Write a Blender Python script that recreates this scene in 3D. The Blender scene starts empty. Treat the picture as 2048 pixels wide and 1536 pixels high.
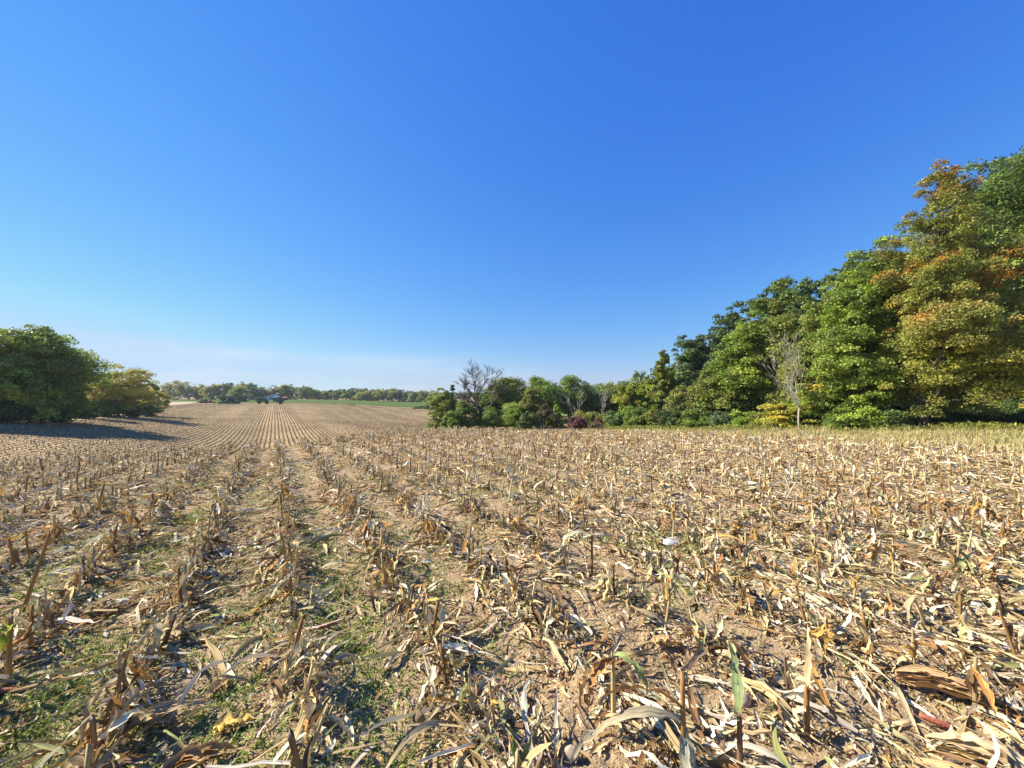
import bpy, math, random
import numpy as np
from mathutils import Vector

rng = np.random.default_rng(7)
random.seed(7)
SC = bpy.context.scene
COL = SC.collection
F, CX, HY, EYE = 771.0, 1024.0, 790.0, 1.69        # focal length and horizon of the photograph in its pixels, eye height
RX, RY = -0.524, 0.852                             # direction of the crop rows
def UV(x, y): return 0.852 * x + 0.524 * y, RX * x + RY * y      # across the rows, along the rows
def XY(u, v): return 0.852 * u + RX * v, 0.524 * u + RY * v
def gpt(px, py):                                   # flat-ground point under a pixel of the near field
    Z = F * EYE / (py - HY); return (px - CX) / F * Z, Z
def Zw(Z): return Z * (1 + .25 * min(max((Z - 25) / 20, 0), 1))   # the survey's far distances, corrected by the row spacing seen there
def at(px, Z): Z = Zw(Z); return (px - CX) / F * Z, Z

# ------------------------------------------------------------------ noise
def _h(ix, iy, s):
    n = (ix.astype(np.int64) * 374761393 + iy.astype(np.int64) * 668265263 + s * 982451653) & 0xFFFFFFFF
    n = ((n ^ (n >> 13)) * 1274126177) & 0xFFFFFFFF
    return ((n ^ (n >> 16)) & 0xFFFFFF) / float(0xFFFFFF)
def vnoise(x, y, s=0):
    x = np.asarray(x, float); y = np.asarray(y, float)
    x0 = np.floor(x); y0 = np.floor(y); fx = x - x0; fy = y - y0
    fx = fx * fx * (3 - 2 * fx); fy = fy * fy * (3 - 2 * fy)
    a = _h(x0, y0, s); b = _h(x0 + 1, y0, s); c = _h(x0, y0 + 1, s); d = _h(x0 + 1, y0 + 1, s)
    return (a + (b - a) * fx) * (1 - fy) + (c + (d - c) * fx) * fy
def fbm(x, y, s=0, o=3):
    r = 0; a = .5; n = 0
    for k in range(o):
        r = r + a * vnoise(np.asarray(x) * 2 ** k, np.asarray(y) * 2 ** k, s + k); n += a; a *= .5
    return r / n

# ------------------------------------------------------------------ terrain (thin plate through surveyed points)
SURV = [  # photo column, photo row, depth
 (0,942,11),(0,None,20,-2.4),(0,922,30),(0,885,36),(0,858,41),(0,842,46),(0,None,80,-1.0),
 (-500,None,8,-.3),(-500,None,14,-1.2),(-500,None,25,-2.4),(-500,None,40,-1.8),(-500,None,70,-1),
 (300,914,13.5),(300,None,20,-1.7),(300,None,28,-3.2),(300,897,37),(300,868,50),(300,848,65),(300,836,85),(300,822,120),(300,812,170),(300,808,200),(300,802,250),
 (150,None,20,-2.2),(150,912,32),(150,872,42),(150,848,52),(150,836,64),(150,826,90),(238,832,78),(150,815,140),(150,805,220),(0,810,140),
 (550,898,16),(550,None,22,-1.6),(550,None,30,-2.9),(550,None,45,-4.9),(550,882,60),(550,860,75),(550,843,90),(550,837,103),(550,829,120),(550,816,150),(550,809,180),(550,806.5,195),(550,803,230),(550,799,260),(550,800,320),
 (420,840,95),(420,836,106),(420,815,150),(420,808,190),(420,880,55),(420,860,70),
 (700,880,19),(700,None,28,-1.95),(700,None,40,-3.3),(700,None,55,-4.6),(700,862,70),(700,848,90),(700,840,110),(700,823,140),(700,812,175),(700,806,220),(700,801,290),
 (850,866,21),(850,None,30,-1.6),(850,None,45,-3.2),(850,852,80),(850,842,110),(850,824,150),(850,817,180),(850,809,230),(850,804,300),
 (1050,None,14,-.03),(1050,872,20),(1050,866,25),(1050,None,35,-2.0),(1050,852,50),(1050,822,80),(1050,None,200,-2),
 (1250,None,14,-.02),(1250,870,22),(1250,858,38),(1250,None,60,-1.8),(1250,818,80),(1250,None,200,-1),
 (1600,None,13,0.0),(1600,872,20),(1600,862,27),(1600,None,40,-.8),(1600,None,100,0),(1400,871,22),(1400,860,32),
 (1840,None,11,0.02),(1840,862,22),(1840,None,40,-.4),(2100,868,17),(2100,None,60,.3),(2600,None,20,.1),(2600,None,8,0)]
cp = []
for s in SURV:
    x, y = at(s[0], s[2]); z = EYE - (EYE - s[3]) * y / s[2] if s[1] is None else EYE - y * (s[1] - HY) / F
    cp.append((x, y, z))
for x, y in [(0,0),(-3,2),(3,2),(0,5),(5,6),(-5,5),(-7,8),(0,10),(6,11),(-3,11),(-2,-4),(6,-4),(-8,0),(-12,-6),(12,-3),(15,5),(11,7),(0,-20),(-30,-20),(30,-20),(40,0)]:
    cp.append((x, y, 0.0 if x > -8 or y > 4 else -.15))
for x, y in [(-900,-300),(900,-300),(-900,900),(900,900),(0,900),(-400,400),(400,400),(0,500),(-250,150),(250,150),(-300,-300),(300,-300)]:
    cp.append((x, y, -2.0))
cp = np.array(cp); S0 = 100.0
def _k(r2): return np.where(r2 > 1e-12, .5 * r2 * np.log(r2 + 1e-12), 0)
n = len(cp); Pn = cp[:, :2] / S0
# compress the distance a little so that near and far points carry similar weight
def warp(p):
    r = np.sqrt((p ** 2).sum(-1, keepdims=True)) + 1e-9
    return p * (np.log1p(r * 6) / 6 / r)
Pw = warp(Pn)
A = np.zeros((n + 3, n + 3)); D = ((Pw[:, None] - Pw[None]) ** 2).sum(-1)
A[:n, :n] = _k(D) + np.eye(n) * 2e-5; A[:n, n] = 1; A[:n, n + 1:] = Pw; A[n, :n] = 1; A[n + 1:, :n] = Pw.T
wts = np.linalg.solve(A, np.concatenate([cp[:, 2], [0, 0, 0]]))
def tps(x, y):
    p = warp(np.stack([x, y], -1) / S0); out = np.empty(len(p))
    for i in range(0, len(p), 20000):
        q = p[i:i + 20000]; d = ((q[:, None] - Pw[None]) ** 2).sum(-1)
        out[i:i + 20000] = _k(d) @ wts[:n] + wts[n] + q @ wts[n + 1:]
    return out
GN, GA = 760, 0.75
GB = math.asinh(1000 / GA); YC = 2.2
tt = np.linspace(-1, 1, GN)
gx = GA * np.sinh(tt * GB); gy = gx + YC
MX, MY = np.meshgrid(gx, gy)                       # [row=y, col=x]
# the smooth surface on a coarse grid of the same kind, then up-sampled
tc = np.linspace(-1, 1, 260); cx = GA * np.sinh(tc * GB)
CXm, CYm = np.meshgrid(cx, cx + YC)
Hc = tps(CXm.ravel(), CYm.ravel()).reshape(260, 260)
def bil(H, N, x, y):
    fx = (np.arcsinh(np.asarray(x) / GA) / GB + 1) / 2 * (N - 1); fy = (np.arcsinh((np.asarray(y) - YC) / GA) / GB + 1) / 2 * (N - 1)
    ix = np.clip(np.floor(fx).astype(int), 0, N - 2); iy = np.clip(np.floor(fy).astype(int), 0, N - 2); fx = fx - ix; fy = fy - iy
    return (H[iy, ix] * (1 - fx) + H[iy, ix + 1] * fx) * (1 - fy) + (H[iy + 1, ix] * (1 - fx) + H[iy + 1, ix + 1] * fx) * fy
H = bil(Hc, 260, MX.ravel(), MY.ravel()).reshape(GN, GN)
U0, DU = 0.142, 0.762
def small_relief(x, y):
    r = np.sqrt(x * x + y * y); u, v = UV(x, y)
    fade = np.clip(1.6 - r / 12, 0, 1)
    ridge = .018 * np.cos(2 * np.pi * (u - U0) / DU) * np.clip(1.5 - r / 16, 0, 1) * (u < 18.2)
    return ridge + fade * (.05 * (fbm(x * 1.7, y * 1.7, 3) - .5) + .045 * (fbm(x * 9, y * 9, 11, 3) - .5))
H = H + small_relief(MX, MY)
def ground(x, y): return bil(H, GN, x, y)
def gz(x, y): return float(ground(np.array([x]), np.array([y]))[0])

# ------------------------------------------------------------------ helpers
def tag(o, label=None, cat=None, group=None, kind=None):
    if label: o['label'] = label
    if cat: o['category'] = cat
    if group: o['group'] = group
    if kind: o['kind'] = kind
    return o
def mesh_np(name, V, Q, mat, parent=None, col=None, uv=None, smooth=True):
    me = bpy.data.meshes.new(name); V = np.ascontiguousarray(V, np.float32); Q = np.ascontiguousarray(Q, np.int32)
    k = Q.shape[1]; me.vertices.add(len(V)); me.vertices.foreach_set('co', V.ravel())
    me.loops.add(Q.size); me.loops.foreach_set('vertex_index', Q.ravel())
    me.polygons.add(len(Q)); me.polygons.foreach_set('loop_start', np.arange(0, Q.size, k, dtype=np.int32))
    me.polygons.foreach_set('use_smooth', np.full(len(Q), smooth, bool))
    me.update(calc_edges=True)
    if col is not None:
        a = me.color_attributes.new('Col', 'FLOAT_COLOR', 'POINT'); c = np.ones((len(V), 4), np.float32); c[:, :3] = col
        a.data.foreach_set('color', c.ravel())
    if uv is not None:
        l = me.uv_layers.new(name='UVMap'); l.data.foreach_set('uv', np.ascontiguousarray(uv[Q.ravel()], np.float32).ravel())
    me.materials.append(mat)
    o = bpy.data.objects.new(name, me); COL.objects.link(o)
    if parent is not None: o.parent = parent
    return o
def empty(name, loc, rz=0, sc=1):
    o = bpy.data.objects.new(name, None); COL.objects.link(o); o.location = loc; o.rotation_euler = (0, 0, rz); o.scale = (sc,) * 3
    o.empty_display_size = .2
    return o
class MB:                                          # collects quads and triangles for one solid part
    def __init__(s): s.v = []; s.f = []
    def add(s, vs, fs):
        b = len(s.v); s.v += [tuple(v) for v in vs]; s.f += [tuple(b + i for i in f) for f in fs]; return s
    def box(s, c, d, taper=1.0, shear=(0, 0)):
        x, y, z = c; a, b, h = d[0] / 2, d[1] / 2, d[2] / 2; t = taper
        vs = [(x - a, y - b, z - h), (x + a, y - b, z - h), (x + a, y + b, z - h), (x - a, y + b, z - h),
              (x - a * t + shear[0], y - b * t + shear[1], z + h), (x + a * t + shear[0], y - b * t + shear[1], z + h), (x + a * t + shear[0], y + b * t + shear[1], z + h), (x - a * t + shear[0], y + b * t + shear[1], z + h)]
        return s.add(vs, [(3, 2, 1, 0), (4, 5, 6, 7), (0, 1, 5, 4), (1, 2, 6, 5), (2, 3, 7, 6), (3, 0, 4, 7)])
    def prism(s, pts, x0, x1):                     # outline in (y, z) pushed along x
        n = len(pts); vs = [(x0, p[0], p[1]) for p in pts] + [(x1, p[0], p[1]) for p in pts]
        return s.add(vs, [tuple(range(n))[::-1], tuple(range(n, 2 * n))] + [(i, (i + 1) % n, n + (i + 1) % n, n + i) for i in range(n)])
    def prism_y(s, pts, y0, y1):                   # outline in (x, z) pushed along y
        n = len(pts); vs = [(p[0], y0, p[1]) for p in pts] + [(p[0], y1, p[1]) for p in pts]
        return s.add(vs, [tuple(range(n)), tuple(range(n, 2 * n))[::-1]] + [(i, n + i, n + (i + 1) % n, (i + 1) % n) for i in range(n)])
    def tube(s, pts, rad, n=8, cap=True):
        pts = [Vector(p) for p in pts]; rings = []
        for i, p in enumerate(pts):
            d = (pts[min(i + 1, len(pts) - 1)] - pts[max(i - 1, 0)]).normalized()
            a = d.orthogonal().normalized() if abs(d.z) > .95 else d.cross(Vector((0, 0, 1))).normalized()
            b = d.cross(a); r = rad[i] if hasattr(rad, '__len__') else rad
            rings.append([p + (a * math.cos(2 * math.pi * k / n) + b * math.sin(2 * math.pi * k / n)) * r for k in range(n)])
        vs = [v for R in rings for v in R]; fs = []
        for i in range(len(pts) - 1):
            for k in range(n): fs.append((i * n + k, i * n + (k + 1) % n, (i + 1) * n + (k + 1) % n, (i + 1) * n + k))
        if cap: fs += [tuple(range(n))[::-1], tuple(range((len(pts) - 1) * n, len(pts) * n))]
        return s.add(vs, fs)
    def build(s, name, mat, parent=None, smooth=False, bevel=0):
        me = bpy.data.meshes.new(name); me.from_pydata(s.v, [], s.f); me.update()
        if smooth: me.polygons.foreach_set('use_smooth', [True] * len(me.polygons))
        me.materials.append(mat); o = bpy.data.objects.new(name, me); COL.objects.link(o)
        if parent is not None: o.parent = parent
        if bevel:
            m = o.modifiers.new('Bevel', 'BEVEL'); m.width = bevel; m.segments = 2; m.limit_method = 'ANGLE'
        return o

# ------------------------------------------------------------------ materials
def new_mat(name):
    m = bpy.data.materials.new(name); m.use_nodes = True; nt = m.node_tree; nt.nodes.clear()
    return m, nt, lambda t, **k: _node(nt, t, k)
def _node(nt, t, k):
    nd = nt.nodes.new(t)
    for a, b in k.items(): setattr(nd, a, b)
    return nd
def link(nt, a, b): nt.links.new(a, b)
def leaf_material(name, trans=.25, rough=.6, stripes=0.0, jitter=0.0, spec=.35, bump=.0):
    m, nt, N = new_mat(name)
    out = N('ShaderNodeOutputMaterial'); at_ = N('ShaderNodeAttribute', attribute_name='Col'); c = at_.outputs['Color']
    bp = None
    if stripes:
        uv = N('ShaderNodeUVMap', uv_map='UVMap'); mp = N('ShaderNodeMapping'); mp.inputs['Scale'].default_value = (8, 4, 1); link(nt, uv.outputs[0], mp.inputs[0])
        nz = N('ShaderNodeTexNoise'); nz.inputs['Scale'].default_value = 1; nz.inputs['Detail'].default_value = 3; link(nt, mp.outputs[0], nz.inputs['Vector'])
        mr = N('ShaderNodeMapRange'); mr.inputs[1].default_value = .3; mr.inputs[2].default_value = .7; mr.inputs[3].default_value = 1 - stripes; mr.inputs[4].default_value = 1 + stripes * .55
        link(nt, nz.outputs[0], mr.inputs[0])
        # brown blotches of mould along the blade
        mp2 = N('ShaderNodeMapping'); mp2.inputs['Scale'].default_value = (3, 14, 1); link(nt, uv.outputs[0], mp2.inputs[0])
        n2 = N('ShaderNodeTexNoise'); n2.inputs['Scale'].default_value = 1; n2.inputs['Detail'].default_value = 4; link(nt, mp2.outputs[0], n2.inputs['Vector'])
        r2 = N('ShaderNodeMapRange'); r2.inputs[1].default_value = .5; r2.inputs[2].default_value = .8; r2.inputs[3].default_value = 0; r2.inputs[4].default_value = .55; link(nt, n2.outputs[0], r2.inputs[0])
        mx = N('ShaderNodeMix', data_type='RGBA'); mx.blend_type = 'MULTIPLY'; mx.inputs[0].default_value = 1; link(nt, c, mx.inputs[6]); link(nt, mr.outputs[0], mx.inputs[7])
        m3 = N('ShaderNodeMix', data_type='RGBA'); m3.blend_type = 'MULTIPLY'; m3.inputs[7].default_value = (.62, .47, .34, 1); link(nt, r2.outputs[0], m3.inputs[0]); link(nt, mx.outputs[2], m3.inputs[6]); c = m3.outputs[2]
        if bump:
            bp = N('ShaderNodeBump'); bp.inputs['Strength'].default_value = bump; bp.inputs['Distance'].default_value = .004; link(nt, nz.outputs[0], bp.inputs['Height'])
    if jitter:
        oi = N('ShaderNodeObjectInfo'); hs = N('ShaderNodeHueSaturation'); mr = N('ShaderNodeMapRange'); mr.inputs[3].default_value = 1 - jitter; mr.inputs[4].default_value = 1 + jitter
        link(nt, oi.outputs['Random'], mr.inputs[0]); link(nt, mr.outputs[0], hs.inputs['Value']); link(nt, c, hs.inputs['Color']); c = hs.outputs[0]
    p = N('ShaderNodeBsdfPrincipled'); p.inputs['Roughness'].default_value = rough; p.inputs['Specular IOR Level'].default_value = spec; link(nt, c, p.inputs['Base Color'])
    tr = N('ShaderNodeBsdfTranslucent'); link(nt, c, tr.inputs['Color']); ms = N('ShaderNodeMixShader'); ms.inputs[0].default_value = trans
    if bp: link(nt, bp.outputs[0], p.inputs['Normal'])
    link(nt, p.outputs[0], ms.inputs[1]); link(nt, tr.outputs[0], ms.inputs[2]); link(nt, ms.outputs[0], out.inputs[0])
    return m
def noise_material(name, c0, c1, scale=6, rough=.85, bump=.4, dist=.02, detail=5, stretch=(1, 1, 1), spec=.3, metal=0):
    m, nt, N = new_mat(name)
    out = N('ShaderNodeOutputMaterial'); tc = N('ShaderNodeTexCoord'); mp = N('ShaderNodeMapping'); mp.inputs['Scale'].default_value = stretch; link(nt, tc.outputs['Object'], mp.inputs[0])
    nz = N('ShaderNodeTexNoise'); nz.inputs['Scale'].default_value = scale; nz.inputs['Detail'].default_value = detail; link(nt, mp.outputs[0], nz.inputs['Vector'])
    cr = N('ShaderNodeValToRGB'); cr.color_ramp.elements[0].position = .3; cr.color_ramp.elements[1].position = .7
    cr.color_ramp.elements[0].color = (*c0, 1); cr.color_ramp.elements[1].color = (*c1, 1); link(nt, nz.outputs[0], cr.inputs[0])
    p = N('ShaderNodeBsdfPrincipled'); p.inputs['Roughness'].default_value = rough; p.inputs['Specular IOR Level'].default_value = spec; p.inputs['Metallic'].default_value = metal
    link(nt, cr.outputs[0], p.inputs['Base Color'])
    if bump:
        b = N('ShaderNodeBump'); b.inputs['Strength'].default_value = bump; b.inputs['Distance'].default_value = dist; link(nt, nz.outputs[0], b.inputs['Height']); link(nt, b.outputs[0], p.inputs['Normal'])
    link(nt, p.outputs[0], out.inputs[0]); return m
M_LITTER = leaf_material('dry_corn_leaf', .16, .75, stripes=.55, spec=.06, bump=.5)
M_STUB = leaf_material('dry_corn_stub', .14, .75, stripes=.55, jitter=.22, spec=.06, bump=.5)
M_FAR = leaf_material('far_stubble', .12, .8, spec=.1)
M_WEED = leaf_material('weed_leaf', .3, .5, spec=.25)
M_TREE = leaf_material('tree_leaf', .3, .5, spec=.3)
M_BARK = noise_material('bark', (.035, .028, .022), (.12, .1, .085), 9, .95, .8, .03, stretch=(1, 1, .25))
M_DEAD = noise_material('grey_dead_bark', (.22, .20, .17), (.48, .45, .40), 7, .95, .6, .02, stretch=(1, 1, .2))
M_ROCK = noise_material('field_stone', (.32, .24, .16), (.52, .42, .30), 14, .9, .5, .01)
M_ROCKG = noise_material('grey_stone', (.38, .37, .35), (.60, .58, .55), 16, .9, .5, .01)
M_CLOD = noise_material('soil_clod', (.20, .135, .07), (.34, .24, .135), 25, .95, .5, .01)

def ground_material():
    m, nt, N = new_mat('field_soil')
    out = N('ShaderNodeOutputMaterial'); geo = N('ShaderNodeNewGeometry'); pos = geo.outputs['Position']
    def math_(op, a, b=None):
        nd = N('ShaderNodeMath', operation=op)
        for i, v in enumerate((a, b)):
            if v is None: continue
            if isinstance(v, (int, float)): nd.inputs[i].default_value = v
            else: link(nt, v, nd.inputs[i])
        return nd.outputs[0]
    def dot(v):
        nd = N('ShaderNodeVectorMath', operation='DOT_PRODUCT'); link(nt, pos, nd.inputs[0]); nd.inputs[1].default_value = v; return nd.outputs['Value']
    def noise(scale, detail=4, vec=None, rough=.6):
        nd = N('ShaderNodeTexNoise'); nd.inputs['Scale'].default_value = scale; nd.inputs['Detail'].default_value = detail; nd.inputs['Roughness'].default_value = rough
        link(nt, vec or pos, nd.inputs['Vector']); return nd.outputs[0]
    def ramp(v, a, b):
        nd = N('ShaderNodeMapRange'); nd.interpolation_type = 'SMOOTHSTEP'; nd.inputs[1].default_value = a; nd.inputs[2].default_value = b; link(nt, v, nd.inputs[0]); return nd.outputs[0]
    def mix(f, a, b, mode='MIX'):
        nd = N('ShaderNodeMix', data_type='RGBA'); nd.blend_type = mode
        if isinstance(f, float): nd.inputs[0].default_value = f
        else: link(nt, f, nd.inputs[0])
        for i, v in ((6, a), (7, b)):
            if isinstance(v, tuple): nd.inputs[i].default_value = (*v, 1)
            else: link(nt, v, nd.inputs[i])
        return nd.outputs[2]
    u = dot((.852, .524, 0)); v = dot((RX, RY, 0))
    fine = noise(60, 5); mid = noise(9, 4); big = noise(.35, 3)
    soil = mix(ramp(fine, .35, .68), (.20, .135, .070), (.40, .285, .165))
    soil = mix(ramp(mid, .45, .7), soil, (.36, .26, .15))
    # straw chaff pressed into the soil
    cv = N('ShaderNodeCombineXYZ'); link(nt, math_('MULTIPLY', u, 40.0), cv.inputs[0]); link(nt, math_('MULTIPLY', v, 160.0), cv.inputs[1])
    chaff = noise(1.0, 2, cv.outputs[0])
    soil = mix(ramp(chaff, .56, .66), soil, (.55, .42, .26))
    # far field: bands of chopped straw between rows of stubble, every combine pass with its own amount of straw
    wob = math_('MULTIPLY', math_('SUBTRACT', noise(.05, 3), .5), .5)
    ph = math_('MULTIPLY', math_('ADD', math_('SUBTRACT', u, U0), wob), 2 * math.pi / DU)
    row = math_('COSINE', ph)
    pv = N('ShaderNodeCombineXYZ'); link(nt, math_('DIVIDE', u, 6.1), pv.inputs[0]); link(nt, math_('MULTIPLY', v, .004), pv.inputs[1])
    pas = noise(1.0, 1, pv.outputs[0])
    rn = math_('MULTIPLY', math_('SUBTRACT', noise(.9, 4), .5), 1.0)
    straw = mix(ramp(noise(3.2, 4), .35, .68), (.29, .205, .10), (.42, .305, .16))
    straw = mix(ramp(pas, .44, .58), straw, mix(1.0, straw, (.72, .72, .70), 'MULTIPLY'))
    dark = mix(ramp(noise(2.1, 3), .35, .7), (.185, .13, .062), (.27, .19, .095))
    farc = mix(ramp(math_('ADD', row, rn), .15, .85), straw, mix(ramp(pas, .38, .62), dark, mix(.35, dark, straw)))
    farc = mix(ramp(noise(.07, 4), .42, .62), farc, mix(1.0, farc, (.80, .79, .76), 'MULTIPLY'))
    fdist = ramp(dot((-.774, .633, 0)), 15.0, 19.0)
    col = mix(fdist, soil, farc)
    # dry grass headland beside the woods and everything beyond
    gr = mix(ramp(noise(1.1, 4), .3, .7), (.36, .30, .13), (.48, .40, .20))
    gr = mix(ramp(noise(.5, 3), .5, .75), gr, (.17, .19, .07))
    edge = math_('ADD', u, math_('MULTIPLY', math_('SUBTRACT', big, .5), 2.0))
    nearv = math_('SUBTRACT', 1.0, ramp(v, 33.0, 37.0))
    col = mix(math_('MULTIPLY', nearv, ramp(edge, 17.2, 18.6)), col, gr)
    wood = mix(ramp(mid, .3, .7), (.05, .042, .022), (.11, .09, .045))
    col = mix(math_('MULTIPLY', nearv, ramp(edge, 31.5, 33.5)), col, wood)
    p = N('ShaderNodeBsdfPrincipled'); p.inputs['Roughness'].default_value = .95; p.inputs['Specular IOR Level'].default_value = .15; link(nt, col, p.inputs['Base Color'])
    b = N('ShaderNodeBump'); b.inputs['Strength'].default_value = .9; b.inputs['Distance'].default_value = .02; link(nt, math_('ADD', fine, mid), b.inputs['Height']); link(nt, b.outputs[0], p.inputs['Normal'])
    link(nt, p.outputs[0], out.inputs[0]); return m

# ------------------------------------------------------------------ ground sheet
idx = np.arange(GN * GN).reshape(GN, GN)
Q = np.stack([idx[:-1, :-1], idx[:-1, 1:], idx[1:, 1:], idx[1:, :-1]], -1).reshape(-1, 4)
tag(mesh_np('ground', np.stack([MX, MY, H], -1).reshape(-1, 3), Q, ground_material()), kind='structure')

def sheet(name, corners, mat, lift, n=40, m=40):   # a patch of land laid on the terrain between four corners
    c = np.array(corners, float); s, t = np.meshgrid(np.linspace(0, 1, n), np.linspace(0, 1, m))
    wob = .02 * (fbm(s * 9, t * 9, 5) - .5)
    s2 = s + wob * np.sin(np.pi * s); t2 = t + wob * np.sin(np.pi * t)
    P = (c[0] * (1 - s2)[..., None] + c[1] * s2[..., None]) * (1 - t2)[..., None] + (c[3] * (1 - s2)[..., None] + c[2] * s2[..., None]) * t2[..., None]
    x = P[..., 0].ravel(); y = P[..., 1].ravel(); V = np.stack([x, y, ground(x, y) + lift], -1)
    i = np.arange(n * m).reshape(m, n); q = np.stack([i[:-1, :-1], i[:-1, 1:], i[1:, 1:], i[1:, :-1]], -1).reshape(-1, 4)
    return tag(mesh_np(name, V, q, mat), kind='structure')
M_GREEN = noise_material('green_crop', (.055, .095, .018), (.09, .13, .028), .15, .95, .5, .2, spec=.05)
M_LAWN = noise_material('lawn', (.055, .095, .018), (.095, .135, .03), .3, .95, .5, .1, spec=.05)
M_TRACK = noise_material('dirt_track', (.30, .235, .14), (.40, .32, .20), .6, .95, .3, .05)
M_MEADOW = noise_material('meadow', (.22, .25, .12), (.33, .34, .19), .6, .95, .5, .1)
sheet('green_field', [at(585, 201), at(905, 183), at(905, 330), at(560, 300)], M_GREEN, .10, 60, 40)
sheet('lawn', [at(300, 204), at(590, 200), at(570, 310), at(280, 310)], M_LAWN, .06, 60, 40)
sheet('dirt_track', [at(318, 160), at(372, 190), at(402, 232), at(325, 228)], M_TRACK, .12, 30, 20)
sheet('meadow', [at(1080, 64), at(1330, 58), at(1330, 100), at(1060, 110)], M_MEADOW, .05)

# ------------------------------------------------------------------ ribbons: dry leaves, husks, blades of grass
TAN = np.array([(0.643,0.508,0.278),(0.729,0.610,0.360),(0.558,0.418,0.206),(0.793,0.711,0.473),(0.664,0.497,0.236),(0.494,0.360,0.185),(0.708,0.564,0.298),(0.579,0.474,0.267)])
BRN = np.array([(0.313,0.178,0.078),(0.365,0.212,0.086),(0.261,0.161,0.086),(0.400,0.220,0.078),(0.208,0.127,0.071)])
ORG = np.array([(0.606,0.347,0.088),(0.661,0.419,0.123),(0.569,0.301,0.106)])
GRY = np.array([(0.420,0.380,0.194),(0.357,0.360,0.158),(0.493,0.450,0.238),(0.294,0.310,0.115)])
WHT = np.array([(0.824,0.738,0.566),(0.860,0.769,0.566),(0.783,0.679,0.493)])
def pick(n, p=(.58, .21, .05, .05, .11)):
    sets = [TAN, BRN, ORG, GRY, WHT]; k = rng.choice(5, n, p=p); out = np.empty((n, 3))
    for i, s in enumerate(sets):
        mk = k == i; out[mk] = s[rng.integers(0, len(s), mk.sum())]
    return np.clip(out * rng.uniform(.66, 1.18, (n, 1)) * rng.uniform(.96, 1.04, (n, 3)), 0, .88)
def ribbons(P, head, L, W, th0, th1, th2, kap, roll, twist, colr, K=5, fold=.25, rag=.12, snap=None, tip=.15, base=.5):
    """P start points; head plan angle; th0..th2 pitch along the blade; kap plan bend; snap -> ground function that stops blades from going under"""
    n = len(P); t = np.linspace(0, 1, K + 1)[None]
    th = th0[:, None] + th1[:, None] * t + th2[:, None] * np.sin(t * np.pi * 2 + head[:, None] * 7)
    ph = head[:, None] + kap[:, None] * t
    d = np.stack([np.cos(th) * np.cos(ph), np.cos(th) * np.sin(ph), np.sin(th)], -1)
    step = (L / K)[:, None, None] * d
    C = P[:, None, :] + np.concatenate([np.zeros((n, 1, 3)), np.cumsum(step[:, :-1], 1)], 1)
    side = np.stack([-np.sin(ph), np.cos(ph), np.zeros_like(ph)], -1); up = np.cross(d, side)
    r = roll[:, None] + twist[:, None] * t
    s = side * np.cos(r)[..., None] + up * np.sin(r)[..., None]; nn = -side * np.sin(r)[..., None] + up * np.cos(r)[..., None]
    w = (base + (1 - base) * np.clip(t * 3.2, 0, 1)) * (1 - (1 - tip) * np.clip((t - .35) / .65, 0, 1) ** 1.5)
    w = W[:, None] * .5 * w * (1 + rag * rng.normal(size=(n, K + 1)))
    f = fold * rng.uniform(.2, 1.6, (n, 1)) * w
    e = rng.normal(size=(n, K + 1, 2)) * (W * .17)[:, None, None]; C = C + rng.normal(size=C.shape) * (W * .10)[:, None, None] * np.clip(t * 3, 0, 1)[..., None]
    V = np.stack([C - s * w[..., None] + nn * (f + e[..., 0])[..., None], C, C + s * w[..., None] + nn * (f + e[..., 1])[..., None]], 2)
    if snap is not None:
        g = snap(V[..., 0].ravel(), V[..., 1].ravel()).reshape(V.shape[:3]); lo = g + .002 + .006 * rng.random((n, 1, 1))
        V[..., 2] = np.where(V[..., 2] < lo, lo + .25 * np.minimum(lo - V[..., 2], .02), V[..., 2])
    m = K + 1; b = (np.arange(n) * m * 3)[:, None, None]; i = np.arange(K)[None, :, None] * 3; j = np.arange(2)[None, None, :]
    a = b + i + j; Qd = np.stack([a, a + 1, a + 4, a + 3], -1).reshape(-1, 4)
    cv = np.repeat(colr[:, None, :], m * 3, 1) * (1 + .06 * rng.normal(size=(n, m * 3, 1)))
    off = rng.random((n, 1, 1, 2)) * 50
    uvv = np.stack(np.broadcast_arrays(np.arange(3)[None, None, :] / 2., (t * 1.)[:, :, None] * (L[:, None, None])), -1) + off
    return V.reshape(-1, 3), Qd, np.clip(cv.reshape(-1, 3), 0, .9), uvv.reshape(-1, 2)
def join(parts):
    V, Qq, Cc, Uu = [], [], [], []; o = 0
    for v, q, c, u in parts: V.append(v); Qq.append(q + o); Cc.append(c); Uu.append(u); o += len(v)
    return np.concatenate(V), np.concatenate(Qq), np.concatenate(Cc), np.concatenate(Uu)
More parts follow.
